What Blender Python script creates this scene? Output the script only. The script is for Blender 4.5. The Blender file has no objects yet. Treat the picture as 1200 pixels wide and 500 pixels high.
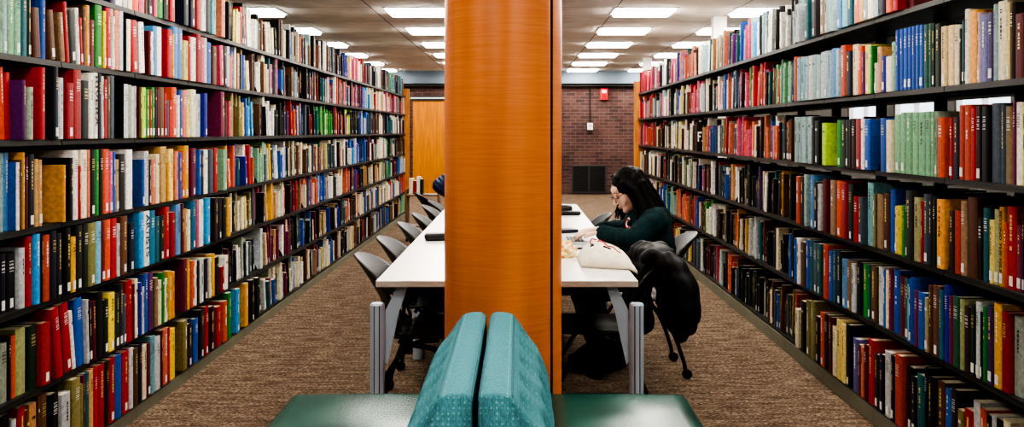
import bpy, bmesh, math, random
from mathutils import Vector, Matrix, Quaternion, noise
random.seed(11)
S = bpy.context.scene
C = S.collection
PI = math.pi
F = 1167.0          # focal length in pixels of the 1200 px frame
EYE = 1.38

# ------------------------------------------------------------------ helpers
def lin(c):
    out = []
    for v in c:
        v = v / 255.0
        out.append(v / 12.92 if v <= 0.04045 else ((v + 0.055) / 1.055) ** 2.4)
    return (*out, 1.0)

def mat(name, col=(128, 128, 128), rough=0.5, metal=0.0, spec=0.5, emit=None, emit_col=None, coat=0.0):
    m = bpy.data.materials.new(name); m.use_nodes = True
    b = m.node_tree.nodes['Principled BSDF']
    b.inputs['Base Color'].default_value = lin(col)
    b.inputs['Roughness'].default_value = rough
    b.inputs['Metallic'].default_value = metal
    b.inputs['Specular IOR Level'].default_value = spec
    if coat: b.inputs['Coat Weight'].default_value = coat
    if emit:
        b.inputs['Emission Color'].default_value = lin(emit_col or col)
        b.inputs['Emission Strength'].default_value = emit
    return m

class NT:
    def __init__(s, m):
        s.t = m.node_tree; s.n = s.t.nodes; s.b = s.n['Principled BSDF']
    def new(s, kind, **kw):
        n = s.n.new(kind)
        for k, v in kw.items():
            if k in n.inputs.keys(): n.inputs[k].default_value = v
            else: setattr(n, k, v)
        return n
    def link(s, a, b): s.t.links.new(a, b)
    def coords(s, scale=(1, 1, 1), which='Object', rot=(0, 0, 0)):
        tc = s.new('ShaderNodeTexCoord'); mp = s.new('ShaderNodeMapping')
        mp.inputs['Scale'].default_value = scale; mp.inputs['Rotation'].default_value = rot
        s.link(tc.outputs[which], mp.inputs['Vector']); return mp.outputs['Vector']
    def ramp(s, fac, stops):
        r = s.new('ShaderNodeValToRGB'); e = r.color_ramp.elements
        while len(e) < len(stops): e.new(0.5)
        for i, (p, c) in enumerate(stops): e[i].position = p; e[i].color = lin(c)
        s.link(fac, r.inputs['Fac']); return r.outputs['Color']
    def bump(s, height, strength=0.3, dist=0.01):
        b = s.new('ShaderNodeBump'); b.inputs['Strength'].default_value = strength; b.inputs['Distance'].default_value = dist
        s.link(height, b.inputs['Height']); s.link(b.outputs['Normal'], s.b.inputs['Normal'])

def noise_mat(name, c1, c2, scale=(1, 1, 1), nscale=20, rough=0.6, bump=0.0, detail=6, spec=0.4, lo=0.35, hi=0.65):
    m = mat(name, c1, rough, spec=spec); t = NT(m)
    v = t.coords(scale); n = t.new('ShaderNodeTexNoise', Scale=nscale, Detail=detail)
    t.link(v, n.inputs['Vector'])
    t.link(t.ramp(n.outputs['Fac'], [(lo, c1), (hi, c2)]), t.b.inputs['Base Color'])
    if bump: t.bump(n.outputs['Fac'], bump, 0.004)
    return m

def link(name, me, m=None, parent=None, loc=None):
    o = bpy.data.objects.new(name, me); C.objects.link(o)
    if m is not None:
        for mm in (m if isinstance(m, (list, tuple)) else [m]): me.materials.append(mm)
    if parent is not None: o.parent = parent
    if loc is not None: o.location = loc
    return o

def obj(name, bm, m=None, parent=None, loc=None, smooth=False):
    me = bpy.data.meshes.new(name)
    bmesh.ops.recalc_face_normals(bm, faces=bm.faces[:])
    bm.to_mesh(me); bm.free()
    if smooth:
        for p in me.polygons: p.use_smooth = True
    return link(name, me, m, parent, loc)

def empty(name, loc=(0, 0, 0), rz=0.0):
    o = bpy.data.objects.new(name, None); C.objects.link(o)
    o.location = loc; o.rotation_euler = (0, 0, rz); o.empty_display_size = 0.05
    return o

def tag(o, label, cat, group=None):
    o['label'] = label; o['category'] = cat
    if group: o['group'] = group
    return o

def struct(o):
    o['kind'] = 'structure'; return o

def copy_tree(o, parent=None):
    c = o.copy(); C.objects.link(c)
    if parent is not None: c.parent = parent
    for ch in list(o.children): copy_tree(ch, c)
    return c

def box(bm, x0, x1, y0, y1, z0, z1):
    vs = [bm.verts.new((x, y, z)) for z in (z0, z1) for y in (y0, y1) for x in (x0, x1)]
    for f in ((0, 2, 3, 1), (4, 5, 7, 6), (0, 1, 5, 4), (2, 6, 7, 3), (0, 4, 6, 2), (1, 3, 7, 5)):
        bm.faces.new([vs[i] for i in f])
    return vs

def bbox(bm, x0, x1, y0, y1, z0, z1, r=0.01, seg=3):
    b2 = bmesh.new(); box(b2, x0, x1, y0, y1, z0, z1)
    bmesh.ops.recalc_face_normals(b2, faces=b2.faces[:])
    bmesh.ops.bevel(b2, geom=b2.edges[:], offset=r, segments=seg, affect='EDGES', profile=0.5)
    tmp = bpy.data.meshes.new('t'); b2.to_mesh(tmp); b2.free(); bm.from_mesh(tmp); bpy.data.meshes.remove(tmp)

def tube(bm, pts, r, seg=10, caps=True):
    """a round bar along a list of points; r is one radius or one per point"""
    pts = [Vector(p) for p in pts]; n = len(pts)
    rs = r if isinstance(r, (list, tuple)) else [r] * n
    rings = []; up = None
    for i, p in enumerate(pts):
        d = (pts[min(i + 1, n - 1)] - pts[max(i - 1, 0)]).normalized()
        if up is None:
            up = d.orthogonal().normalized()
        else:
            up = (up - d * up.dot(d))
            up = up.normalized() if up.length > 1e-6 else d.orthogonal().normalized()
        w = d.cross(up)
        rings.append([bm.verts.new(p + (up * math.cos(2 * PI * k / seg) + w * math.sin(2 * PI * k / seg)) * rs[i]) for k in range(seg)])
    for a, b in zip(rings, rings[1:]):
        for k in range(seg): bm.faces.new((a[k], a[(k + 1) % seg], b[(k + 1) % seg], b[k]))
    if caps:
        bm.faces.new(rings[0][::-1]); bm.faces.new(rings[-1])

def smooth_path(pts, n=6):
    """Catmull-Rom through the points"""
    P = [Vector(p) for p in pts]; P = [2 * P[0] - P[1]] + P + [2 * P[-1] - P[-2]]; out = []
    for i in range(1, len(P) - 2):
        a, b, c, d = P[i - 1:i + 3]
        for k in range(n):
            t = k / n
            out.append(0.5 * ((2 * b) + (c - a) * t + (2 * a - 5 * b + 4 * c - d) * t * t + (3 * b - a - 3 * c + d) * t ** 3))
    out.append(P[-2]); return out

def ell(bm, c, r, rot=None, sub=3):
    M = Matrix.Translation(Vector(c)) @ ((rot or Matrix.Identity(3)).to_4x4()) @ Matrix.Diagonal((*r, 1.0) if isinstance(r, (list, tuple)) else (r, r, r, 1.0))
    bmesh.ops.create_icosphere(bm, subdivisions=sub, radius=1.0, matrix=M)

def cap(bm, pts, rs, n=10):
    """a chain of overlapping balls: a tapered limb, to be fused by fuse()"""
    for (a, ra), (b, rb) in zip(zip(pts, rs), zip(pts[1:], rs[1:])):
        a = Vector(a); b = Vector(b)
        k = max(2, int((a - b).length / (0.35 * min(ra, rb))) + 1)
        for i in range(k + 1):
            t = i / k; ell(bm, a.lerp(b, t), ra + (rb - ra) * t, sub=2)

def fuse(bm, voxel=0.005, smooth=4, disp=None):
    """one continuous surface out of overlapping blobs"""
    me = bpy.data.meshes.new('tmp'); bm.to_mesh(me); bm.free()
    o = bpy.data.objects.new('tmp', me); C.objects.link(o)
    md = o.modifiers.new('r', 'REMESH'); md.mode = 'VOXEL'; md.voxel_size = voxel
    if smooth:
        sm = o.modifiers.new('s', 'SMOOTH'); sm.factor = 0.5; sm.iterations = smooth
    dg = bpy.context.evaluated_depsgraph_get(); dg.update()
    out = bpy.data.meshes.new_from_object(o.evaluated_get(dg))
    bpy.data.objects.remove(o); bpy.data.meshes.remove(me)
    if disp:
        nr = [v.normal.copy() for v in out.vertices]
        for v, n in zip(out.vertices, nr): v.co += n * disp(v.co)
    for p in out.polygons: p.use_smooth = True
    return out

def paint(me, cols):
    """one colour per face -> corner colour attribute Col"""
    at = me.color_attributes.new('Col', 'BYTE_COLOR', 'CORNER')
    flat = []
    for p in me.polygons:
        c = cols[p.index]; flat.extend((c[0], c[1], c[2], 1.0) * p.loop_total)
    at.data.foreach_set('color_srgb', flat)

ORD = ['zeroth', 'first', 'second', 'third', 'fourth', 'fifth', 'sixth', 'seventh', 'eighth', 'ninth', 'tenth', 'eleventh', 'twelfth',
       'thirteenth', 'fourteenth', 'fifteenth', 'sixteenth', 'seventeenth', 'eighteenth', 'nineteenth', 'twentieth'] + ['twenty-' + x for x in
       ('first', 'second', 'third', 'fourth', 'fifth', 'sixth', 'seventh', 'eighth', 'ninth')] + ['thirtieth']

# ------------------------------------------------------------------ materials
M_attr = mat('book_cloth', (128, 128, 128), 0.5, spec=0.35)
t = NT(M_attr); a = t.new('ShaderNodeAttribute', attribute_name='Col')
v = t.coords((1, 1, 1)); n = t.new('ShaderNodeTexNoise', Scale=60.0, Detail=5.0); t.link(v, n.inputs['Vector'])
r = t.ramp(n.outputs['Fac'], [(0.3, (205, 205, 205)), (0.7, (255, 255, 255))])
mx = t.new('ShaderNodeMixRGB', blend_type='MULTIPLY'); mx.inputs['Fac'].default_value = 1.0
t.link(a.outputs['Color'], mx.inputs['Color1']); t.link(r, mx.inputs['Color2']); t.link(mx.outputs['Color'], t.b.inputs['Base Color'])
M_paper = noise_mat('page_paper', (214, 203, 178), (190, 178, 150), (1, 1, 1), 120, 0.8, lo=0.4, hi=0.7)
M_label = mat('white_label', (235, 235, 230), 0.6)
M_shelf = noise_mat('painted_shelf_steel', (15, 15, 14), (22, 22, 20), nscale=8, rough=0.45, spec=0.5)
M_base = noise_mat('painted_base_steel', (112, 112, 98), (124, 124, 108), nscale=6, rough=0.45)
M_endwood = noise_mat('end_panel_oak', (196, 130, 62), (168, 104, 46), (6, 6, 0.8), 6, 0.45)
M_steel = mat('grey_painted_steel', (120, 124, 126), 0.35, 0.3)

def wood_pillar():
    m = mat('pillar_veneer', (200, 105, 40), 0.3, spec=0.5, coat=0.0); t = NT(m)
    v = t.coords((1.6, 1.6, 46)); n = t.new('ShaderNodeTexNoise', Scale=3.0, Detail=9.0, Distortion=0.5); t.link(v, n.inputs['Vector'])
    v2 = t.coords((3, 3, 0.25)); n2 = t.new('ShaderNodeTexNoise', Scale=2.2, Detail=2.0); t.link(v2, n2.inputs['Vector'])
    c = t.ramp(n.outputs['Fac'], [(0.2, (208, 120, 64)), (0.5, (219, 131, 74)), (0.8, (226, 142, 86))])
    c2 = t.ramp(n2.outputs['Fac'], [(0.35, (222, 214, 208)), (0.65, (255, 255, 255))])
    mx = t.new('ShaderNodeMixRGB', blend_type='MULTIPLY'); mx.inputs['Fac'].default_value = 1.0
    t.link(c, mx.inputs['Color1']); t.link(c2, mx.inputs['Color2']); t.link(mx.outputs['Color'], t.b.inputs['Base Color'])
    t.bump(n.outputs['Fac'], 0.08, 0.002)
    return m
M_pillar = wood_pillar()

def carpet():
    m = mat('loop_pile_carpet', (100, 80, 62), 0.95, spec=0.1); t = NT(m)
    v = t.coords((55, 150, 1)); n = t.new('ShaderNodeTexNoise', Scale=1.0, Detail=3.0, Roughness=0.7); t.link(v, n.inputs['Vector'])
    v2 = t.coords((7, 26, 1)); n2 = t.new('ShaderNodeTexNoise', Scale=1.0, Detail=4.0); t.link(v2, n2.inputs['Vector'])
    c = t.ramp(n.outputs['Fac'], [(0.32, (44, 37, 32)), (0.5, (116, 101, 87)), (0.68, (200, 181, 162))])
    c2 = t.ramp(n2.outputs['Fac'], [(0.32, (170, 158, 148)), (0.68, (255, 250, 245))])
    mx = t.new('ShaderNodeMixRGB', blend_type='MULTIPLY'); mx.inputs['Fac'].default_value = 1.0
    t.link(c, mx.inputs['Color1']); t.link(c2, mx.inputs['Color2']); t.link(mx.outputs['Color'], t.b.inputs['Base Color'])
    t.bump(n.outputs['Fac'], 0.5, 0.006)
    return m
M_carpet = carpet()

def tiles():
    m = mat('mineral_ceiling_tile', (205, 200, 194), 0.9, spec=0.1); t = NT(m)
    v = t.coords((1, 1, 1)); br = t.new('ShaderNodeTexBrick', offset=0.0, squash=1.0)
    t.link(v, br.inputs['Vector'])
    br.inputs['Scale'].default_value = 1.0; br.inputs['Mortar Size'].default_value = 0.006
    br.inputs['Mortar Smooth'].default_value = 0.2
    br.inputs['Brick Width'].default_value = 1.31; br.inputs['Row Height'].default_value = 0.683
    br.inputs['Color1'].default_value = lin((243, 239, 235)); br.inputs['Color2'].default_value = lin((237, 232, 228)); br.inputs['Mortar'].default_value = lin((84, 80, 78))
    n = t.new('ShaderNodeTexNoise', Scale=3.0, Detail=6.0); t.link(v, n.inputs['Vector'])
    c2 = t.ramp(n.outputs['Fac'], [(0.3, (232, 230, 228)), (0.7, (255, 255, 255))])
    mx = t.new('ShaderNodeMixRGB', blend_type='MULTIPLY'); mx.inputs['Fac'].default_value = 1.0
    t.link(br.outputs['Color'], mx.inputs['Color1']); t.link(c2, mx.inputs['Color2']); t.link(mx.outputs['Color'], t.b.inputs['Base Color'])
    return m
M_tiles = tiles()

def brick():
    m = mat('red_brown_brick', (120, 80, 68), 0.85, spec=0.2); t = NT(m)
    v = t.coords((1, 1, 1), rot=(PI / 2, 0, 0)); br = t.new('ShaderNodeTexBrick', offset=0.5)
    t.link(v, br.inputs['Vector'])
    br.inputs['Scale'].default_value = 1.0; br.inputs['Mortar Size'].default_value = 0.008
    br.inputs['Brick Width'].default_value = 0.21; br.inputs['Row Height'].default_value = 0.072; br.inputs['Bias'].default_value = 0.0
    br.inputs['Color1'].default_value = lin((112, 80, 74)); br.inputs['Color2'].default_value = lin((86, 66, 64)); br.inputs['Mortar'].default_value = lin((112, 98, 94))
    n = t.new('ShaderNodeTexNoise', Scale=1.6, Detail=5.0); t.link(v, n.inputs['Vector'])
    c2 = t.ramp(n.outputs['Fac'], [(0.3, (196, 190, 188)), (0.7, (255, 255, 255))])
    mx = t.new('ShaderNodeMixRGB', blend_type='MULTIPLY'); mx.inputs['Fac'].default_value = 1.0
    t.link(br.outputs['Color'], mx.inputs['Color1']); t.link(c2, mx.inputs['Color2']); t.link(mx.outputs['Color'], t.b.inputs['Base Color'])
    t.bump(br.outputs['Fac'], -0.3, 0.008)
    return m
M_brick = brick()
M_plaster = noise_mat('painted_plaster', (96, 94, 90), (88, 86, 82), nscale=3, rough=0.8)
M_beam = noise_mat('blue_grey_paint', (108, 122, 134), (100, 114, 126), nscale=3, rough=0.7)
M_trim_and_shadow = mat('dark_bronze_trim_and_shadow', (38, 36, 36), 0.5)
M_doorwood = noise_mat('amber_door_veneer', (196, 124, 26), (172, 102, 16), (5, 5, 0.5), 4, 0.45)
M_white = mat('white_paint', (232, 230, 226), 0.6)
LIGHT = 21.0
LIGHT_FROM = {-2.92: 8, -1.10: 0, 1.37: 0, 2.68: 4}
AMB, VIEW, LOOK, EXPO = 0.14, 'AgX', 'AgX - Very High Contrast', 0.45
# ------------------------------------------------------------------ the room
WALL_Y, CEIL, XW = 21.85, 2.70, 4.6
def slab(name, x0, x1, y0, y1, z0, z1, m):
    bm = bmesh.new(); box(bm, x0, x1, y0, y1, z0, z1); return struct(obj(name, bm, m))
slab('floor', -XW, XW, -2.5, WALL_Y + 0.2, -0.05, 0.0, M_carpet)
ce = slab('ceiling', -XW, XW, -2.5, WALL_Y + 0.2, 0, 0.05, M_tiles); ce.location = (0, 0, CEIL)
for v_ in ce.data.vertices: v_.co.x -= 1.05; v_.co.y -= 0.35
ce.location = (1.05, 0.35, CEIL)
slab('wall_back', -XW, XW, WALL_Y, WALL_Y + 0.2, 0, CEIL, M_brick)
slab('wall_front', -XW, XW, -2.6, -2.5, 0, CEIL, M_plaster)
slab('wall_left', -XW - 0.1, -XW, -2.5, WALL_Y, 0, CEIL, M_plaster)
# right wall with window openings
wins = [(9.3, 10.5), (11.0, 12.2), (12.7, 13.9)]
bm = bmesh.new(); y = -2.5
for a_, b_ in wins:
    box(bm, XW, XW + 0.1, y, a_, 0, CEIL); box(bm, XW, XW + 0.1, a_, b_, 0, 1.2); box(bm, XW, XW + 0.1, a_, b_, 2.3, CEIL); y = b_
box(bm, XW, XW + 0.1, y, WALL_Y, 0, CEIL)
struct(obj('wall_right', bm, M_plaster))
M_day = mat('daylight_glass', (215, 228, 240), 0.2, emit=0.9, emit_col=(214, 228, 244))
for i, (a_, b_) in enumerate(wins):
    w = struct(empty('window_%d' % (i + 1), (XW + 0.05, (a_ + b_) / 2, 1.2)))
    hw = (b_ - a_) / 2; bm = bmesh.new()
    for q in (-hw, -0.02, hw - 0.04): box(bm, -0.03, 0.03, q, q + 0.04, 0, 1.1)
    for q in (0, 0.53, 1.06): box(bm, -0.03, 0.03, -hw, hw, q, q + 0.04)
    obj('window_frame', bm, M_white, w)
    bm = bmesh.new(); box(bm, 0.02, 0.03, -hw + 0.02, hw - 0.02, 0.02, 1.08); obj('window_pane', bm, M_day, w)
# soffit beam in front of the brick
slab('trim_1', -XW, XW, 21.62, WALL_Y - 0.002, 2.425, CEIL - 0.002, M_beam)
slab('beam_shadow_strip', -XW, XW, 21.70, WALL_Y - 0.002, 2.37, 2.424, M_trim_and_shadow)  # dark strip standing in for the beam's shadow along the brick top
for sgn, nm in ((-1, 'left'), (1, 'right')):
    pass
# amber door panel at the end of the left aisle, with dark head and a pale strip above
d = struct(empty('door_1', (-1.55, WALL_Y - 0.01, 0)))
bm = bmesh.new(); box(bm, -0.75, 0.75, -0.05, -0.002, 0.0, 2.05); obj('door_leaf', bm, M_doorwood, d)
bm = bmesh.new(); box(bm, -0.02, 0.0, -0.056, -0.05, 0.0, 2.05); obj('door_seam', bm, M_trim_and_shadow, d)
bm = bmesh.new(); box(bm, -0.8, 0.8, -0.07, -0.002, 2.05, 2.16); obj('door_head', bm, M_trim_and_shadow, d)
bm = bmesh.new(); box(bm, -0.8, 0.8, -0.075, -0.07, 2.10, 2.125); obj('head_strip', bm, M_white, d)
# vent grille low in the brick wall
M_grille = mat('dark_grille_metal', (46, 44, 46), 0.5, 0.3)
v = tag(empty('wall_vent', (1.56, WALL_Y, 0.03)), 'dark metal grille low in the brick wall at end of the aisle', 'vent')
bm = bmesh.new()
for a_, b_, c_, e_ in ((-0.38, 0.38, 0, 0.03), (-0.38, 0.38, 0.58, 0.61), (-0.38, -0.35, 0, 0.61), (0.35, 0.38, 0, 0.61), (-0.015, 0.015, 0, 0.61)): box(bm, a_, b_, -0.03, -0.001, c_, e_)
obj('frame', bm, mat('grille_frame', (64, 62, 64), 0.5, 0.3), v)
bm = bmesh.new()
for k in range(16): box(bm, -0.35, 0.35, -0.02, -0.006, 0.04 + k * 0.0335, 0.058 + k * 0.0335)
obj('louver', bm, M_grille, v)
bm = bmesh.new(); box(bm, -0.35, 0.35, -0.004, -0.001, 0.03, 0.58); obj('backing', bm, mat('vent_dark', (16, 16, 18), 0.9), v)
# thermostat box and conduit, fire alarm
th = tag(empty('wall_control_box', (1.58, WALL_Y, 1.49)), 'small white control box on the brick wall under a conduit', 'control box')
bm = bmesh.new(); bbox(bm, -0.06, 0.06, -0.06, -0.001, -0.075, 0.075, 0.008); obj('housing', bm, M_white, th)
bm = bmesh.new(); box(bm, -0.03, 0.03, -0.062, -0.06, -0.01, 0.04); obj('dial_window', bm, mat('pale_grey', (170, 172, 170), 0.4), th)
bm = bmesh.new(); tube(bm, [(0, -0.02, 0.07), (0, -0.02, 0.87)], 0.014); obj('conduit', bm, M_trim_and_shadow, th)
fa = tag(empty('fire_alarm', (1.885, WALL_Y - 0.0, 2.2)), 'red fire alarm on the brick wall near the bookcase end', 'fire alarm')
bm = bmesh.new(); bbox(bm, -0.085, 0.085, -0.06, -0.001, -0.13, 0.13, 0.01); obj('housing', bm, mat('alarm_red', (200, 24, 30), 0.4), fa)
bm = bmesh.new(); bbox(bm, -0.05, 0.05, -0.085, -0.06, 0.02, 0.09, 0.008); obj('strobe_lens', bm, mat('strobe', (225, 215, 215), 0.2), fa)
bm = bmesh.new()
for k in range(4): box(bm, -0.06, 0.06, -0.064, -0.06, -0.10 + k * 0.025, -0.09 + k * 0.025)
obj('horn_slot', bm, mat('alarm_slot', (90, 8, 12), 0.6), fa)

# pillar: round wood-clad column with one open seam
PX, PY, PR = -0.059, 3.95, 0.232
bm = bmesh.new(); rings = []
N = 180; seam = math.radians(-90 + 54)
for z in (0.0, CEIL):
    ring = []
    for k in range(N):
        an = 2 * PI * k / N; dd = abs((an - seam + PI) % (2 * PI) - PI)
        rr = PR - 0.02 if dd < math.radians(1.3) else PR
        ring.append(bm.verts.new((rr * math.cos(an), rr * math.sin(an), z)))
    rings.append(ring)
dark = []
for k in range(N):
    f = bm.faces.new((rings[0][k], rings[0][(k + 1) % N], rings[1][(k + 1) % N], rings[1][k]))
    an = 2 * PI * (k + 0.5) / N
    if abs((an - seam + PI) % (2 * PI) - PI) < math.radians(2.4): f.material_index = 1
pil = obj('column', bm, [M_pillar, mat('seam_shadow', (26, 14, 8), 0.9)], loc=(PX, PY, 0), smooth=False)
for p in pil.data.polygons: p.use_smooth = p.material_index == 0
struct(pil); pil['label'] = 'round orange wood-clad column behind the teal bench'

# white square posts among the right-hand stacks
for i, y in enumerate((11.5, 17.9)):
    bm = bmesh.new(); box(bm, -0.075, 0.075, -0.075, 0.075, 0, CEIL)
    struct(obj('column', bm, M_white, loc=(2.32, y, 0)))

# ------------------------------------------------------------------ ceiling lights
M_diff = mat('lit_diffuser', (255, 252, 246), 0.4, emit=LIGHT, emit_col=(255, 249, 240))
M_lframe = mat('light_frame', (225, 225, 222), 0.5)
def make_light():
    r_ = empty('ceiling_light')
    bm = bmesh.new()
    for a_, b_, c_, e_ in ((-0.34, 0.34, -0.32, -0.29), (-0.34, 0.34, 0.29, 0.32), (-0.34, -0.31, -0.29, 0.29), (0.31, 0.34, -0.29, 0.29)): box(bm, a_, b_, c_, e_, -0.012, -0.001)
    obj('frame', bm, M_lframe, r_)
    bm = bmesh.new(); bbox(bm, -0.31, 0.31, -0.29, 0.29, -0.04, -0.002, 0.015); obj('diffuser', bm, M_diff, r_)
    return r_
cols = [(-2.92, 'above the left bookcases'), (-1.10, 'over the left side of the aisle'), (1.37, 'over the right side of the aisle'), (2.68, 'above the right bookcases')]
rows = [10.87 + 2.05 * k for k in range(-6, 6)]
proto = make_light(); first = True
for cx, where in cols:
    for i, ry in enumerate(rows[::-1]):
        if ry < LIGHT_FROM.get(cx, 0): continue
        o = proto if first else copy_tree(proto); first = False
        o.location = (cx, ry, CEIL)
        tag(o, 'square lit ceiling light %s, %s from the far wall' % (where, ORD[i + 1]), 'ceiling light', 'lit ceiling lights')
# ------------------------------------------------------------------ bookcases
XL, XR = 1.86, 1.70
ZL = {'T': 1.962, 'A': 1.662, 'B': 1.350, 'C': 1.018, 'D': 0.722, 'E': 0.399, 'F': 0.079}
ZR = {'T': 1.912, '1': 1.560, '2': 1.198, '3': 0.836, '4': 0.480, '5': 0.102}
SEC = 0.767
BL = [4.78 + SEC * k for k in range(-3, 20)]      # section boundaries, left range
BR = [6.225 + SEC * k for k in range(-5, 17)]
ENDL, ENDR = BL[18], BR[15]
def make_bookcase(side):
    """local x runs into the shelf (0 = shelf lip), y along the aisle 0..SEC"""
    Z = ZL if side == 'L' else ZR
    r_ = empty('bookcase'); sg = -1 if side == 'L' else 1
    X = lambda a_, b_: (min(sg * a_, sg * b_), max(sg * a_, sg * b_))
    for key, z in Z.items():
        low = key in 'F5'
        bm = bmesh.new()
        box(bm, *X(-0.02, 0.27), 0.003, SEC - 0.003, z - 0.018, z - 0.001)
        if not low: box(bm, *X(-0.022, -0.004), 0.003, SEC - 0.003, z - 0.024, z - 0.0175)
        if side == 'R': box(bm, 0.3101, 0.53, 0.003, SEC - 0.003, z - 0.022, z - 0.001)
        obj('shelf', bm, M_shelf, r_)
        if not low and key != 'T':
            bm = bmesh.new()
            pr = [(-0.015, z - 0.03), (0.0, z + 0.02), (0.10, z + 0.17), (0.268, z + 0.17), (0.268, z - 0.03)]
            for y0 in (-0.0015,):
                a_ = [bm.verts.new((sg * px, y0, pz)) for px, pz in pr]; b_ = [bm.verts.new((sg * px, y0 + 0.003, pz)) for px, pz in pr]
                bm.faces.new(a_); bm.faces.new(b_[::-1])
                for k in range(5): bm.faces.new((a_[k], b_[k], b_[(k + 1) % 5], a_[(k + 1) % 5]))
            obj('shelf_bracket', bm, M_shelf, r_)
    top = 2.24 if side == 'L' else 2.0
    if side == 'L':
        bm = bmesh.new(); box(bm, *X(0.3105, 0.314), 0.001, SEC - 0.001, 0.0, 1.93); obj('gap_shade_sheet', bm, M_shelf, r_)  # added dark sheet hiding the pale wall, so shelf gaps read as shade
    bm = bmesh.new(); box(bm, *X(0.271, 0.31), -0.03, 0.03, 0, top); obj('upright', bm, M_shelf, r_)
    bm = bmesh.new(); zb = Z['F' if side == 'L' else '5'] - 0.0225
    box(bm, *X(-0.025, 0.265), 0.0015, SEC - 0.0015, 0, zb); obj('base', bm, M_base, r_)
    return r_
for side, BB, x0, word in (('L', BL, -XL, 'left'), ('R', BR, XR, 'right')):
    proto = make_bookcase(side); lim = ENDL if side == 'L' else ENDR
    n_ = 0; first = True
    for k, y in enumerate(BB[:-1]):
        if y > lim - 0.1: break
        if y + SEC < 3.35: continue
        n_ += 1
        o = proto if first else copy_tree(proto); first = False
        o.location = (x0, y, 0)
        tag(o, 'dark steel bookcase section on the %s of the aisle, %s from the near end' % (word, ORD[n_]), 'bookcase', '%s row of steel bookcases' % word)
# oak end panels closing the far ends
for sg, y, x, word in ((-1, ENDL, XL, 'left'), (1, ENDR, XR, 'right')):
    bm = bmesh.new(); bbox(bm, min(sg * -0.08, sg * 0.33), max(sg * -0.08, sg * 0.33), 0.003, 0.045, 0, 2.08, 0.006)
    tag(obj('end_panel', bm, M_endwood, loc=(sg * x, y, 0)), 'golden wood panel closing the far end of the %s bookcases' % word, 'end panel')

# ------------------------------------------------------------------ books
PAL = {'k': (14, 14, 16), 'K': (44, 44, 48), 'lg': (190, 194, 194), 'w': (232, 230, 222), 'c': (226, 214, 184), 'cc': (226, 200, 150), 't': (192, 150, 98),
 'x': (140, 114, 84), 'b': (98, 64, 42), 'B': (44, 28, 24), 'r': (172, 26, 32), 'd': (160, 46, 50), 'R': (100, 22, 30), 'm': (112, 30, 66), 'p': (206, 84, 112),
 'pp': (194, 170, 182), 'P': (98, 36, 108), 'v': (62, 46, 92), 'o': (214, 84, 38), 'j': (182, 72, 44), 'h': (214, 122, 94), 'y': (238, 208, 44), 'yy': (226, 206, 122),
 'Y': (216, 158, 20), 'z': (232, 160, 62), 'g': (34, 136, 50), 'gg': (30, 92, 72), 'G': (12, 40, 30), 'l': (176, 214, 40), 'e': (122, 172, 136), 'f': (150, 160, 146),
 'ff': (160, 160, 112), 's': (72, 86, 98), 'ss': (104, 104, 158), 'N': (30, 38, 52), 'n': (16, 22, 46), 'u': (26, 84, 168), 'U': (32, 48, 150), 'i': (84, 138, 186),
 'a': (40, 156, 220), 'aa': (124, 194, 218), 'T': (26, 92, 102), 'tt': (26, 118, 150), 'q': (146, 172, 174), 'qq': (112, 168, 178), 'O': (132, 124, 74), 'V': (34, 44, 36)}
CNAME = {'k': 'black', 'K': 'charcoal', 'lg': 'pale grey', 'w': 'white', 'c': 'cream', 'cc': 'cream', 't': 'tan', 'x': 'tan', 'b': 'brown', 'B': 'dark brown', 'r': 'red', 'd': 'red',
 'R': 'maroon', 'm': 'burgundy', 'p': 'pink', 'pp': 'pink', 'P': 'purple', 'v': 'violet', 'o': 'orange', 'j': 'rust', 'h': 'salmon', 'y': 'yellow', 'yy': 'straw yellow', 'Y': 'mustard',
 'z': 'golden', 'g': 'green', 'gg': 'dark green', 'G': 'dark green', 'l': 'lime', 'e': 'sage green', 'f': 'sage green', 'ff': 'khaki', 's': 'slate', 'ss': 'lavender', 'N': 'navy', 'n': 'navy',
 'u': 'blue', 'U': 'blue', 'i': 'pale blue', 'a': 'sky blue', 'aa': 'sky blue', 'T': 'teal', 'tt': 'teal', 'q': 'grey blue', 'qq': 'grey blue', 'O': 'olive', 'V': 'charcoal'}
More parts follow.
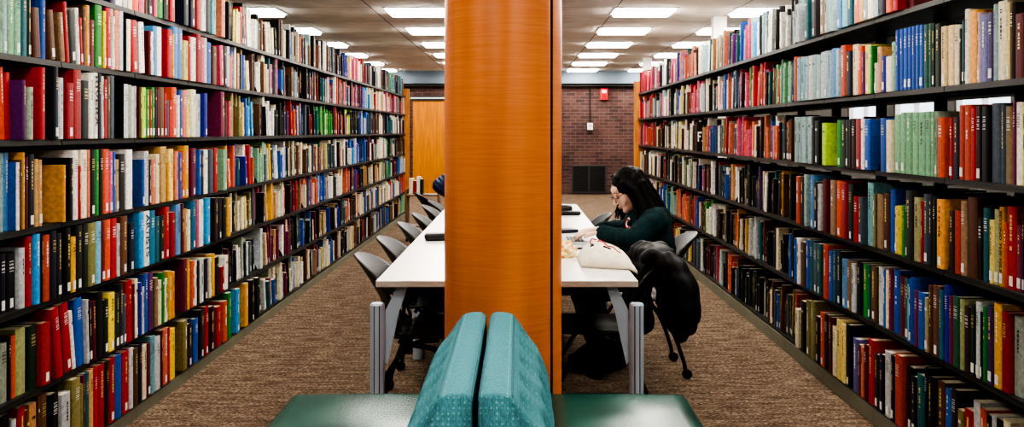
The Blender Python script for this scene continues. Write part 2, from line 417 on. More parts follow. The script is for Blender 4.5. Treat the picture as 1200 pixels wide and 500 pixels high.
TABLE = """LA|e,3576,19,220,-0,0;q,3596,28,265,-2,0;e,3625,50,261,-3,0;e,3675,49,256,-4,0;T,3725,41,252,-6,0;G,3767,24,247,-7,0;b,3808,58,192,-12,5;u,3868,38,238,-10,0;b,3930,45,197,-18,7;x,3977,44,200,-8,7;r,4022,34,249,-10,7;K,4057,58,220,-12,6;w,4116,30,236,-14,5;r,4147,23,198,-14,4;b,4171,25,249,-14,0;z,4197,30,259,-17,0;R,4227,48,201,-18,0;g,4276,72,276,-22,0;y,4349,24,252,-27,0;r,4374,54,271,-28,0;lg,4429,17,275,-28,0;c,4446,20,239,-28,0;h,4467,42,273,-29,0;lg,4510,43,285,-33,0;c/n,4631,45,242,-45,0;r,4693,72,244,-45,4;w,4766,61,245,-44,4;R,4903,34,214,-45,0;w,4940,25,213,-45,0;i,4967,52,246,-45,0;w,5024,55,248,-45,0;r,5166,72,249,-45,0;Y,5243,18,230,-45,0;i,5266,56,278,-45,0;i,5325,72,279,-45,0;yy,5423,65,215,-45,0;r,5490,40,245,-45,0;w,5536,72,245,-45,0;d,5639,70,274,-45,0;p,5712,59,261,-45,0;lg,5775,44,262,-45,0;u,5825,72,242,-45,0;b,5933,72,226,-45,0;p,6087,71,245,-45,4;k,6164,54,246,-45,4;lg,6222,63,251,-45,0
LB|o,3581,35,263,-0,3;r,3618,38,245,-1,2;P,3657,23,220,-43,0;f,3698,38,196,-45,0;r,3791,39,276,-45,0;N,3906,33,285,-45,0;lg,3943,40,244,-45,0;d,3988,59,228,-45,0;d,4057,71,285,-45,0;K,4133,72,244,-45,0;w,4207,44,277,-45,0;w!RIVERA,4252,42,283,-45,0;n,4295,36,282,-45,0;lg,4332,21,271,-45,0;r,4354,39,259,-44,0;b,4393,30,275,-44,0;s,4424,44,280,-45,0;lg/G,4600,47,250,-45,0;f,4649,35,249,-45,0;lg,4686,21,244,-45,0;pp,4709,36,245,-45,0;b,4749,29,243,-45,0;l,4781,51,244,-45,0;g,4836,46,236,-45,0;r,4885,29,238,-45,0;g,4915,39,250,-45,0;n,4957,29,245,-45,0;R,4988,32,242,-45,0;b,5033,72,256,-45,0;r,5118,29,228,-45,0;s,5150,34,193,-45,0;r,5186,44,194,-45,0;o,5232,72,264,-45,0;w,5327,19,224,-45,0;u,5348,49,253,-45,0;h,5400,72,251,-45,0;yy,5475,46,208,-45,0;c,5524,72,265,-45,0;lg,5622,72,243,-45,0;U,5773,57,253,-45,0;m,6096,72,275,-45,0
LC|q,3576,27,285,-0,0;i,3604,36,285,-0,0;w/u,3640,22,249,-29,0;b,3664,19,258,-29,0;Y,3683,19,285,-28,0;R,3702,24,267,-28,0;n,3728,48,277,-29,0;t,3777,24,258,-30,0;t,3802,33,254,-30,0;Y,3978,24,228,-45,0;k,4038,31,255,-45,0;w,4070,46,285,-45,0;r,4117,25,220,-45,0;c,4146,55,285,-45,0;h,4202,28,285,-45,0;k,4233,48,285,-45,0;g,4282,37,285,-45,0;k,4322,43,285,-45,0;o,4369,57,285,-45,0;p,4427,39,273,-45,0;u,4467,32,272,-45,0;t,4500,38,235,-44,0;k,4539,72,258,-43,0;w,4627,72,278,-45,0;u,4815,32,226,-45,0;lg,4850,53,266,-45,0;n,4905,27,223,-45,0;h,4936,67,222,-45,0;c,5005,45,248,-45,0;t,5076,72,285,-45,0;Y,5163,25,200,-45,0;yy,5193,60,271,-45,0;h,5286,43,257,-45,0;u,5332,54,248,-45,0;o,5388,35,255,-45,0;Y,5427,72,285,-45,0;m,5529,72,270,-45,0;u,5673,39,258,-45,0;n,5715,48,253,-45,0;w,5765,72,257,-45,0;s,5874,68,255,-45,0;r,5958,72,262,-45,0;e,6151,72,250,-45,0
LD|n,3576,45,218,-0,0;k,3622,72,213,-0,0;lg,3694,40,224,-14,0;r,3735,44,263,-18,0;a,3780,42,266,-29,0;k,3823,15,266,-31,0;j,3840,53,256,-33,0;n,3893,50,285,-36,0;K,3944,41,253,-37,0;k,3986,51,285,-37,0;Y,4037,39,226,-39,0;V,4077,54,285,-41,0;V,4131,57,285,-43,0;O,4189,72,285,-44,0;aa,4268,48,284,-45,0;R,4320,40,284,-45,0;o,4363,57,285,-45,0;r,4422,72,280,-45,0;lg,4502,34,239,-45,0;b,4567,72,271,-45,0;n,4659,58,227,-45,0;a,4732,60,265,-45,0;w!ARTISTS,4796,72,268,-45,0;tt,4883,72,265,-45,0;T,4965,59,228,-45,0;G,5034,72,227,-45,0;r,5111,72,268,-45,0;r,5222,60,233,-45,0;i,5298,72,285,-45,0;R,5379,44,271,-45,0;t,5428,45,235,-45,0;c,5479,51,226,-45,0;tt,5536,72,285,-45,0;p,5639,39,271,-45,0;w,5685,72,285,-45,0;a,5813,72,285,-45,0;B,5973,61,259,-45,0;k,6041,72,254,-45,0;n,6132,72,248,-45,0;Y,6237,67,241,-45,0
LE|f,3576,55,214,-0,0;n,3632,22,232,-2,0;o,3655,33,228,-2,0;ff,3689,72,247,-4,0;G,3762,72,242,-12,0;d,3835,72,241,-31,0;r,3946,53,285,-38,9;r,4000,66,285,-25,9;w,4068,26,245,-26,9;u,4095,72,285,-30,5;lg,4168,18,272,-42,3;n,4187,28,264,-42,3;R,4216,38,254,-43,2;k,4255,70,285,-43,0;V,4326,55,240,-44,0;y,4391,65,260,-45,0;V,4458,50,249,-45,0;K,4509,37,285,-45,0;s,4549,41,229,-45,0;r,4597,72,285,-45,0;R,4674,27,260,-45,0;c,4703,36,280,-45,0;U,4741,30,254,-45,0;lg,4773,30,228,-45,0;u,4805,42,285,-45,0;P,4858,72,285,-45,0;x,4988,43,246,-45,0;c,5034,46,226,-45,0;g,5082,42,258,-45,0;c,5126,40,221,-45,0;Y,5181,43,253,-45,0;z,5227,49,242,-45,0;m,5417,56,285,-45,0;Y,5479,34,277,-45,0;o,5516,49,258,-45,0;w,5568,35,256,-45,0;k,5606,51,246,-45,0;lg,5663,72,253,-45,0;n,5765,72,240,-45,0;c,5871,36,236,-45,0;Y,5920,53,251,-45,0;k,5983,72,222,-45,0;r,6104,64,149,-45,0;w,6172,72,209,-45,0
LF|k,3576,72,271,-0,0;lg,3649,34,242,-8,0;r,3683,52,275,-13,0;b,3736,31,251,-14,0;t,3767,54,266,-14,0;b,3822,18,285,-17,0;b,3841,58,284,-18,0;k,3899,72,268,-31,0;lg,3972,72,249,-45,0;O,4068,72,285,-45,0;O,4141,21,249,-45,0;m,4163,13,282,-45,0;T,4178,43,285,-45,0;t,4223,40,285,-45,0;r,4264,42,285,-45,0;r,4308,72,285,-45,0;k,4384,45,285,-45,0;r,4430,61,285,-45,0;u,4497,72,285,-45,0;r,4578,72,285,-45,0;lg,4665,40,285,-45,0;b,4710,58,271,-45,0;n,4773,47,277,-45,0;c,4823,51,261,-45,0;R,4879,49,259,-45,0;qq,4930,53,285,-45,0;lg,4992,72,266,-45,0;R,5072,26,285,-45,0;h,5104,66,285,-45,0;r,5173,27,282,-45,0;y,5207,72,266,-45,0;O,5417,60,267,-45,0;B,5485,72,237,-45,0;u,5589,72,246,-45,0;K,5697,72,278,-45,0;r,5783,72,280,-45,0;k,5887,72,262,-45,0;r,6015,72,239,-45,0;o,6155,72,248,-45,0;g,6247,72,285,-45,0;a,6433,72,280,-45,0;Y,6641,72,285,-45,0;k,6795,72,285,-45,0;k,6939,72,278,-45,0
LT|v,4551,58,220,-0,0;w,4609,72,265,-2,0;lg,4682,47,261,-8,0;c,4730,52,256,-12,0;o,4783,71,252,-13,0;p,4855,72,247,-15,0;b,4928,32,243,-16,0;k,4961,72,238,-17,0;p,5033,43,234,-25,0;g,5077,72,229,-26,0;G,5150,72,225,-31,0;r,5223,72,220,-39,0;n,5423,72,265,-45,0;n,5536,72,261,-45,0;r,5639,72,256,-45,0;w,5731,72,252,-45,0;k,5809,72,247,-45,0;qq,5923,72,243,-45,0;h,6111,72,238,-45,0;k,6252,52,234,-45,0
RT|R,4289,72,220,-0,0;r,4362,59,265,-41,0;o,4422,72,261,-43,0;n,4501,72,256,-45,0;q,4588,63,252,-45,0;c,4654,70,247,-45,0;q,4729,46,243,-45,0;t,4781,58,238,-45,0;h,4841,72,234,-45,0;T,4942,72,229,-45,0;qq,5021,72,225,-45,0;i,5109,72,220,-45,0;q,5253,70,265,-45,0;q,5326,59,261,-45,0;x,5392,72,256,-45,0;K,5548,72,252,-45,0;T,5689,72,247,-45,0;lg,5879,72,222,-45,0
R1|R,3346,67,220,0,0;B,3413,30,264,-2,0;yy,3444,19,268,-3,0;c,3464,61,277,-4,0;q,3526,25,272,-6,0;v,3551,41,247,-7,0;ss,3593,58,243,-7,0;pp,3653,18,257,-8,0;z,3671,64,270,-9,0;c,3736,36,281,-9,0;T,3773,22,243,-9,0;B,3797,19,213,-10,0;c,3817,43,230,-10,0;cc,3860,56,235,-11,0;cc,3917,54,237,-12,0;G,3971,50,254,-13,0;G,4022,24,260,-14,0;gg,4047,33,262,-15,0;gg,4081,45,262,-16,0;u,4127,39,265,-18,0;u,4166,39,268,-19,0;u,4206,36,268,-20,0;u,4243,37,268,-21,0;u,4280,42,268,-23,0;u,4323,42,268,-24,0;u,4366,41,268,-27,0;e,4408,40,219,-28,0;c,4449,72,159,-28,0;U,4522,47,165,-30,0;t,4569,50,212,-31,0;lg,4620,36,140,-31,0;g,4657,27,224,-32,0;yy,4685,72,233,-32,0;P,4758,28,205,-36,0;o,4787,58,235,-37,0;c,4846,72,249,-37,0;N,4962,72,222,-45,0;j,5044,72,259,-45,0;q,5154,37,247,-45,0;i,5194,69,256,-45,0;q,5265,67,249,-45,0;q,5339,52,253,-45,0;lg,5398,54,252,-45,0;q,5459,72,242,-45,0;q,5541,67,248,-45,0;lg,5616,62,249,-45,0;q,5685,67,249,-45,0;qq,5760,72,254,-45,0;q,5848,72,255,-45,0;j,5931,49,267,-45,0
R2|y,3336,24,275,0,0;w,3361,39,282,-1,0;m,3401,20,287,-2,0;x,3421,49,270,-3,0;s,3471,28,278,-4,0;s,3500,72,283,-5,0;k,3573,47,274,-16,0;k,3621,42,275,-17,0;r,3664,38,269,-18,0;j,3703,51,283,-19,0;j,3755,40,282,-20,0;n,3795,50,237,-21,0;r,3846,31,233,-22,0;o,3878,60,238,-23,0;f,3939,21,263,-23,0;e,3961,35,263,-24,0;e,3997,46,264,-26,0;e,4043,72,263,-27,0;e,4115,61,262,-28,0;e,4178,68,264,-29,0;e,4246,56,265,-30,0;e,4303,72,257,-30,0;c,4391,58,234,-45,0;u,4483,72,244,-45,0;u,4624,72,241,-45,0;w,4719,49,243,-45,0;d,4773,72,243,-45,0;B,4855,60,240,-45,0;k,4920,42,245,-45,0;K,4965,42,241,-45,0;K,5010,64,242,-45,0;g,5085,72,242,-45,0;l,5359,72,229,-45,0;G,5493,72,242,-45,0;K,5580,43,264,-45,0;q,5627,72,267,-45,0;q,5741,72,267,-45,0;q,5817,72,268,-45,0;q,5899,72,269,-45,0
R3|k,3345,16,265,0,0;m,3362,35,224,-1,0;r,3398,63,285,-2,0;o,3462,20,227,-3,0;Y!BEYOND_THE_NILE,3484,29,279,-4,0;ff,3514,37,268,-4,0;yy,3552,32,227,-6,0;T,3585,48,267,-6,0;k,3634,36,228,-7,0;b,3670,72,300,-13,0;x,3743,42,282,-19,0;j,3786,48,242,-21,0;B,3835,47,238,-22,0;z,3883,68,274,-24,0;G,3951,27,281,-26,0;N,3979,37,289,-27,0;s,4017,52,287,-27,0;r,4069,24,254,-28,0;ff,4094,72,267,-29,0;K,4166,58,292,-38,0;k,4226,30,290,-27,0;g,4256,41,221,-28,0;g,4298,48,222,-11,0;y,4346,47,215,-9,0;yy,4394,27,211,-10,0;u,4422,58,283,-10,0;b,4480,72,262,-15,0;x,4553,72,253,-17,0;O,4626,25,248,-19,0;qq,4652,72,301,-21,0;s,4768,58,225,-45,0;r,4831,68,225,-45,0;G,4927,72,282,-45,0;d,5034,70,286,-45,0;o,5107,72,288,-45,0;x,5215,72,287,-45,0;R,5351,66,286,-45,0;lg,5420,49,256,-45,0;k,5473,65,264,-45,0;i,5553,72,298,-45,0;q,5727,43,296,-45,0;B,5774,72,283,-45,0;j,5867,72,278,-45,0
R4|f,3349,72,268,0,0;d,3421,47,275,-18,0;Y,3470,52,295,-20,0;v,3523,52,278,-20,0;g,3576,26,268,-21,0;n,3602,19,246,-21,0;lg,3622,32,278,-22,0;G,3655,39,259,-23,0;B,3694,51,247,-24,0;ff,3746,32,265,-25,0;gg,3780,60,269,-26,0;m,3841,28,263,-27,0;U,3869,37,300,-29,0;tt,3907,26,271,-30,0;b,3934,54,285,-32,0;b,3989,44,277,-32,0;ff,4034,33,221,-33,0;u,4068,65,235,-34,0;m,4134,35,234,-35,0;u,4169,38,283,-36,0;u,4208,29,270,-31,0;qq,4237,31,243,-25,0;T,4269,36,265,-19,0;R,4306,37,268,-11,0;R,4344,58,263,-5,0;u,4403,72,281,-6,0;m,4476,47,276,-10,0;c,4523,33,264,-11,0;u,4557,28,260,-11,0;lg,4586,60,270,-12,0;b,4646,72,261,-13,0;T,4719,30,261,-15,0;g,4750,72,257,-15,0;n,4823,72,257,-22,0;lg,4895,51,242,-31,0;x,4947,64,246,-32,0;i,5012,72,247,-33,0;n,5085,72,280,-36,0;T,5157,57,281,-37,0;u,5215,72,264,-38,0;j,5309,72,290,-45,0;T,5427,52,282,-45,0;s,5482,72,276,-45,0;T,5585,72,287,-45,0;u,5664,72,279,-45,0;b,5765,72,256,-45,0;w,5858,65,270,-45,0;u,5927,53,262,-45,0
R5|c,3443,52,270,-0,0;k,3496,47,261,-1,0;lg,3543,34,264,-1,0;n,3578,39,254,-1,0;o,3617,46,264,-2,0;lg,3664,53,278,-2,0;r,3717,72,229,-3,0;O,3790,45,212,-8,0;B,3836,55,278,-9,0;u,3892,48,267,-10,0;b,3941,72,281,-12,0;k,4013,46,285,-29,0;k,4060,34,312,-30,0;T,4095,72,269,-32,0;n,4168,52,247,-35,0;k,4220,72,273,-26,0;j,4312,71,304,-45,0;k,4389,39,287,-45,0;lg,4430,72,292,-45,0;n,4514,58,263,-45,0;B,4575,60,249,-45,0;r,4641,72,302,-45,0;R,4724,52,263,-45,0;h,4778,37,241,-45,0;b,4819,35,243,-45,0;ss,4857,72,262,-45,0;n,4970,67,310,-45,0;yy,5041,66,296,-45,0;yy,5111,72,306,-45,0;c/k,5189,62,262,-45,0;R,5259,56,295,-45,0;n,5320,72,296,-45,0;o,5397,64,293,-45,0;n,5481,72,254,-45,0;O,5571,72,325,-45,0;O,5656,72,315,-45,0;k,5761,72,291,-45,0;c,5885,71,224,-45,0"""
FILL = {
 'LT': 'k G yy B r w w qq T b m c b k lg k R c k n h q y k w b s b k n U y p w b r T q c k n e k T b',
 'LA': 'o h t b w O yy b b w w c w r gg p s s r K b b u T k r u Y k n lg m w R k r h b p P k a o c r t lg c o p T r h',
 'LB': 'm p t b O yy a T c b n w w c n k r v o s s r k T m g k r R h l n k u c w s b c n T w c k',
 'LC': 'Y o u U m w r e e lg y o u w G k c b c m r T yy s k h w a U lg u G R c w e n k b',
 'LD': 'tt k R c yy O s p o Y t c c r m h h r o lg u s K w c h r o U n k t c b g R u lg',
 'LE': 'R n w w s lg lg K m m m m m G s k u R O t B U T lg k h b c u b w c r o',
 'LF': 'm m m m m c m k R c b c B R n yy c u R G k b b c r n b lg k u c k t e',
 'RT': 'q lg K q w q K s w qq a w q r p u P T h p b t r c w q c r h o u h p w K G s w p p b r',
 'R1': 'r e e e e e e n p r r r r g p p p p s u u w r h B t c k p p r b yy c k u q w p w q b p o r',
 'R2': 'q b b n k B o w u h m m c v o p p p p s b h r o k w s u r t p b g n c w yy R w q c G b R b o r p b',
 'R3': 'K h b Y b r B b c v k lg G k w r G o r w u b p u n q c s e r b R B o c w b c',
 'R4': 'w u k k k k k k k k lg n c R Y o b k b c w g b c u r o r h c b e u k c r w b',
 'R5': 'r o s O b b k k G G G n n o o c p R r b m R q yy o s k b r k c'}
ROWWORD = {'LT': 'top shelf', 'LA': 'second shelf down', 'LB': 'third shelf down', 'LC': 'fourth shelf down', 'LD': 'fifth shelf down', 'LE': 'sixth shelf down', 'LF': 'bottom shelf',
           'RT': 'top shelf', 'R1': 'second shelf down', 'R2': 'third shelf down', 'R3': 'fourth shelf down', 'R4': 'fifth shelf down', 'R5': 'bottom shelf'}

def jit(c, s=10):
    k = random.uniform(-s, s)
    return tuple(min(1.0, max(0.0, (v_ + k + random.uniform(-4, 4)) / 255.0)) for v_ in c)

CAPH = {'LA': 0.272, 'LB': 0.284, 'LC': 0.300, 'LD': 0.268, 'LE': 0.294, 'LF': 0.290, 'R1': 0.318, 'R2': 0.33, 'R3': 0.33, 'R4': 0.325, 'R5': 0.34, 'LT': 0.3, 'RT': 0.3}
class Book:
    __slots__ = ('key', 'code', 'cover', 'd', 't', 'h', 's', 'lean', 'text', 'dep', 'ord', 'area', 'col', 'ccol', 'label', 'title')
def mk(key, code, d, t_, h, s, lean):
    b = Book(); b.key = key; b.text = None
    if '!' in code: code, b.text = code.split('!'); b.text = b.text.replace('_', ' ')
    b.code, b.cover = code.split('/') if '/' in code else (code, code)
    h = min(h, CAPH.get(key, 0.33))
    b.d, b.t, b.h, b.s, b.lean = d, t_, h, s, math.radians(lean)
    b.dep = min(0.255 - s, 0.24, max(0.15, h * random.uniform(0.70, 0.80)))
    b.col = jit(PAL[b.code]); b.ccol = b.col if b.cover == b.code else jit(PAL[b.cover])
    b.label = random.random() < 0.38; b.title = random.random()
    return b
books = []
for line in TABLE.strip().split('\n'):
    key, rest = line.split('|'); BB = BL if key[0] == 'L' else BR; prev = 0.0
    for e in rest.split(';'):
        c_, d, t_, h, s, ln = e.split(',')
        d, t_, h, s, ln = int(d) / 1000, int(t_) / 1000, int(h) / 1000, int(s) / 1000, float(ln)
        d = max(d, prev)
        ext = (t_ + 0.001) / math.cos(math.radians(ln))
        for b_ in BB:
            lo = d - (h * math.tan(math.radians(ln)) if ln else 0)
            if lo < b_ + 0.003 and d + ext > b_ - 0.003 and key[1] not in 'TF5':
                d = b_ + 0.004 + (min(h, 0.17) * math.tan(math.radians(ln)) if ln else 0)
        books.append(mk(key, c_, d, t_, h, s, ln)); prev = d + ext
    # the rest of the row
    seq = FILL[key].split(); lim = (ENDL if key[0] == 'L' else ENDR) - 0.01
    X0 = XL if key[0] == 'L' else XR
    pn = F * X0 / prev; pf = F * X0 / lim; y = prev + 0.003; run = 0; lean = 0.0; ph = 0.25
    gap_to = None
    while True:
        q = (pn - F * X0 / y) / (pn - pf); idx = int(q * len(seq)) + random.choice((-1, 0, 0, 0, 0, 1, 2))
        code = seq[min(len(seq) - 1, max(0, idx))]
        if random.random() < 0.22: code = random.choice('k k w c b n u G lg t R o T s K q B x c k'.split())
        if code in ('r', 'o', 'R', 'm') and random.random() < 0.42: code = random.choice('b c w B s lg T K f u cc'.split())
        t_ = random.choice((0.02, 0.026, 0.03, 0.034, 0.04, 0.046, 0.055)); h = random.choice((0.18, 0.195, 0.205, 0.215, 0.225, 0.235, 0.245, 0.255, 0.27, 0.285))
        if key[0] == 'R': h += 0.015
        if random.random() < 0.1: h = min(0.29, h + 0.03)
        nl = lean if random.random() < 0.7 else (random.choice((0, 0, 0, 0, 4, 6, 8)))
        th, pt = math.tan(math.radians(nl)), math.tan(math.radians(lean))
        y += max(0.0, min(h, ph) * (th - pt)) + 0.001
        ext = t_ / math.cos(math.radians(nl))
        BBs = [b_ for b_ in BB if y - 0.002 < b_ + 0.003 and y + ext > b_ - 0.003]
        if BBs:
            y = BBs[-1] + 0.005; nl = 0.0
        if y + ext > lim: break
        books.append(mk(key, code, y, t_, h, random.choice((-0.02, -0.01, 0.0, 0.0, 0.0, 0.012, 0.03)) + random.uniform(-0.004, 0.004), nl)); y += ext; lean = nl; ph = h
        if random.random() < 0.012: y += random.uniform(0.03, 0.12)
# ordinals by colour within a row, from the near end
cnt = {}
for b in books:
    k = (b.key, CNAME[b.code]); cnt[k] = cnt.get(k, 0) + 1; b.ord = cnt[k]
# how large each shows in the photograph
def proj(x, y, z): return 607 + F * x / y, 154 + F * (EYE - z) / y
for b in books:
    X0 = (XL if b.key[0] == 'L' else XR); z0 = (ZL if b.key[0] == 'L' else ZR)[b.key[1]]
    sg = -1 if b.key[0] == 'L' else 1
    xa, yb = proj(sg * (X0 + b.s), b.d, z0); xb, _ = proj(sg * (X0 + b.s), b.d + b.t, z0); _, yt = proj(sg * X0, b.d, z0 + b.h)
    lo, hi = sorted((xa, xb)); lo = max(0, lo); hi = min(1200, hi); yb = min(500, yb); yt = max(0, yt)
    b.area = max(0, hi - lo) * max(0, yb - yt)
books.sort(key=lambda b: -b.area)
N_SOLO = 296
solo = [b for b in books[:N_SOLO]]; rest = books[N_SOLO:]
# the black book with a big white F on its cover, standing proud of its row
fb = min((b for b in rest if b.key == 'R2' and b.t > 0.025), key=lambda b: abs(b.d - 9.15))
rest.remove(fb); solo.append(fb)
fb.code = fb.cover = 'k'; fb.col = fb.ccol = (0.05, 0.05, 0.055); fb.s = -0.06; fb.h = 0.27; fb.dep = 0.2; fb.lean = 0.0; fb.title = 0.95; fb.label = False

def placer(b):
    """(u along the shelf away from the near end, v into the shelf, z) -> world"""
    sg = -1 if b.key[0] == 'L' else 1
    X0 = (XL if sg < 0 else XR) + b.s; z0 = (ZL if sg < 0 else ZR)[b.key[1]]
    c, s = math.cos(b.lean), math.sin(b.lean)
    def P(u, v_, z): return Vector((sg * (X0 + v_), b.d + u * c - z * s, z0 + u * s + z * c))
    return P
class Acc:
    def __init__(s): s.v = []; s.f = []; s.c = []
    def prism(s, P, poly, z0, z1, col, top=None):
        n = len(s.v); k = len(poly)
        s.v += [P(u, v_, z0) for u, v_ in poly] + [P(u, v_, z1) for u, v_ in poly]
        for i in range(k):
            j = (i + 1) % k; s.f.append((n + i, n + j, n + k + j, n + k + i)); s.c.append(col[i] if isinstance(col, list) else col)
        c0 = col[0] if isinstance(col, list) else col
        s.f.append(tuple(range(n, n + k))); s.c.append(c0); s.f.append(tuple(range(n + k, n + 2 * k))); s.c.append(top or c0)
    def quad(s, pts, col):
        n = len(s.v); s.v += pts; s.f.append(tuple(range(n, n + len(pts)))); s.c.append(col)
    def build(s, name, m, parent=None, off=None):
        off = off or Vector((0, 0, 0))
        me = bpy.data.meshes.new(name); me.from_pydata([tuple(p - off) for p in s.v], [], s.f)
        paint(me, s.c)
        bm = bmesh.new(); bm.from_mesh(me); bmesh.ops.recalc_face_normals(bm, faces=bm.faces[:]); bm.to_mesh(me); bm.free()
        return link(name, me, m, parent)
PAPER = (0.83, 0.79, 0.69)
def title_cols(b):
    lum = sum(b.col) / 3
    return (0.86, 0.78, 0.5) if lum < 0.35 and b.title < 0.6 else ((0.92, 0.92, 0.9) if lum < 0.55 else (0.12, 0.12, 0.14))
def title_quads(b, P, A, fine):
    t_, h = b.t, b.h; a_, e_ = t_ * 0.28, t_ * 0.72; col = title_cols(b); eps = -0.0009
    if b.title < 0.45:          # lines of lettering down the spine
        z = h * 0.9 if fine else h * 0.88; end = h * random.uniform(0.42, 0.6)
        while z > end:
            l = random.uniform(0.005, 0.014) if fine else 0.05
            if not (fine and random.random() < 0.18):
                w = (e_ - a_) * random.uniform(0.30, 0.5); m_ = (a_ + e_) / 2
                A.quad([P(m_ - w / 2, eps, z - l), P(m_ + w / 2, eps, z - l), P(m_ + w / 2, eps, z), P(m_ - w / 2, eps, z)], col)
            z -= l + (0.0035 if fine else 0.02)
    elif b.title < 0.85:        # short lines across, as on bound volumes
        for zc in (0.86, 0.80, 0.74) if fine else (0.82,):
            for dz in (0, 0.010) if fine else (0,):
                x = a_
                while x < e_ - 0.003:
                    l = min(random.uniform(0.003, 0.009), e_ - x)
                    zz = h * zc - dz; hh = 0.0035 if fine else 0.012
                    A.quad([P(x, eps, zz - hh), P(x + l, eps, zz - hh), P(x + l, eps, zz), P(x, eps, zz)], col)
                    x += l + 0.0022
def shape(b, P, cover, pages):
    t_, h, D = b.t, b.h, b.dep; e = 0.0025
    # boards and a slightly rounded spine, open at the fore edge
    r_ = min(0.006, t_ * 0.2)
    out = [(0, D), (0, r_), (t_ * 0.12, r_ * 0.3), (t_ * 0.3, 0), (t_ * 0.7, 0), (t_ * 0.88, r_ * 0.3), (t_, r_), (t_, D)]
    inn = [(t_ - e, D), (t_ - e, r_ + e), (e, r_ + e), (e, D)]
    cols = [b.ccol] + [b.col] * 5 + [b.ccol] * 6
    cover.prism(P, out + inn, 0.0, h, cols, top=b.ccol)
    pages.prism(P, [(e * 1.05, D - 0.005), (e * 1.05, r_ + e * 1.05), (t_ - e * 1.05, r_ + e * 1.05), (t_ - e * 1.05, D - 0.005)], 0.003, h - 0.004, PAPER)
def spine_text(b, P, txt, parent, off, col):
    cu = bpy.data.curves.new('spine_lettering', 'FONT'); cu.body = txt; cu.offset = 0.022; cu.align_x = 'CENTER'; cu.align_y = 'CENTER'
    o = bpy.data.objects.new('spine_lettering', cu); C.objects.link(o)
    dg = bpy.context.evaluated_depsgraph_get(); dg.update()
    me = bpy.data.meshes.new_from_object(o.evaluated_get(dg)); bpy.data.objects.remove(o)
    xs = [v_.co.x for v_ in me.vertices]; ys = [v_.co.y for v_ in me.vertices]
    L_ = max(xs) - min(xs); W_ = max(ys) - min(ys)
    zl, ul = b.h * 0.78, b.t * 0.66; cx, cy = (max(xs) + min(xs)) / 2, (max(ys) + min(ys)) / 2
    sg = -1 if b.key[0] == 'L' else 1
    for v_ in me.vertices:
        q = (v_.co.x - cx) / L_ * zl; w = (v_.co.y - cy) / W_ * ul
        # lettering runs down the spine with its foot toward the reader's left
        v_.co = P(b.t / 2 + (w if sg < 0 else -w), -0.0012, b.h * 0.56 - q) - off
    link('spine_lettering', me, col, parent)
M_ink = mat('title_ink', (18, 18, 20), 0.5)
SIZE = lambda b: 'leaning' if b.lean > 0.03 else ('thick' if b.t > 0.055 else ('slim' if b.t < 0.026 else ('tall' if b.h > 0.262 else ('short' if b.h < 0.22 else 'medium'))))
for b in solo:
    P = placer(b); off = P(0, 0, 0)
    root = empty('book', off)
    cn = CNAME[b.code]
    lab = '%s %s book, %s %s one from near end, %s, %s bookcases' % (SIZE(b), cn, ORD[b.ord], cn, ROWWORD[b.key], 'left' if b.key[0] == 'L' else 'right')
    if b.text: lab = '%s book lettered %s down its spine, %s, %s bookcases' % (cn, b.text, ROWWORD[b.key], 'left' if b.key[0] == 'L' else 'right')
    if b is fb: lab = 'black book with a large white F on its cover, third shelf down, right bookcases'
    tag(root, lab, 'book', 'books on the near shelves')
    cv, pg = Acc(), Acc(); shape(b, P, cv, pg)
    cv.build('cover', M_attr, root, off); pg.build('page_block', M_attr, root, off)
    if b is fb:
        A = Acc(); q = lambda x0_, x1_, z0_, z1_: A.quad([P(-0.001, x0_, z0_), P(-0.001, x1_, z0_), P(-0.001, x1_, z1_), P(-0.001, x0_, z1_)], (0.95, 0.95, 0.95))
        q(0.010, 0.021, 0.09, 0.18); q(0.0215, 0.046, 0.165, 0.18); q(0.0215, 0.038, 0.130, 0.144); q(0.046, 0.053, 0.09, 0.101)
        A.build('cover_lettering', M_attr, root, off)
    if b.text: spine_text(b, P, b.text, root, off, M_ink)
    else:
        A = Acc(); title_quads(b, P, A, True)
        if A.f: A.build('spine_lettering', M_attr, root, off)
    if b.label:
        w = min(b.t * 0.62, 0.022); m_ = b.t / 2; A = Acc()
        A.prism(P, [(m_ - w / 2, -0.0012), (m_ + w / 2, -0.0012), (m_ + w / 2, 0.0), (m_ - w / 2, 0.0)], 0.012, 0.012 + 0.034, (0.9, 0.9, 0.88))
        A.build('call_number_label', M_attr, root, off)
A = Acc()
for b in rest:
    P = placer(b); t_, h, D = b.t, b.h, b.dep; r_ = 0.004
    A.prism(P, [(0, D), (0, r_), (t_ * 0.25, 0), (t_ * 0.75, 0), (t_, r_), (t_, D)], 0, h, [b.ccol, b.col, b.col, b.col, b.ccol, PAPER], top=b.ccol)
    A.quad([P(0.003, 0.007, h + 0.0006), P(t_ - 0.003, 0.007, h + 0.0006), P(t_ - 0.003, D - 0.004, h + 0.0006), P(0.003, D - 0.004, h + 0.0006)], PAPER)
    if b.label:
        w = min(t_ * 0.62, 0.022); m_ = t_ / 2
        A.quad([P(m_ - w / 2, -0.0009, 0.012), P(m_ + w / 2, -0.0009, 0.012), P(m_ + w / 2, -0.0009, 0.046), P(m_ - w / 2, -0.0009, 0.046)], (0.9, 0.9, 0.88))
    if b.d < 12: title_quads(b, P, A, False)
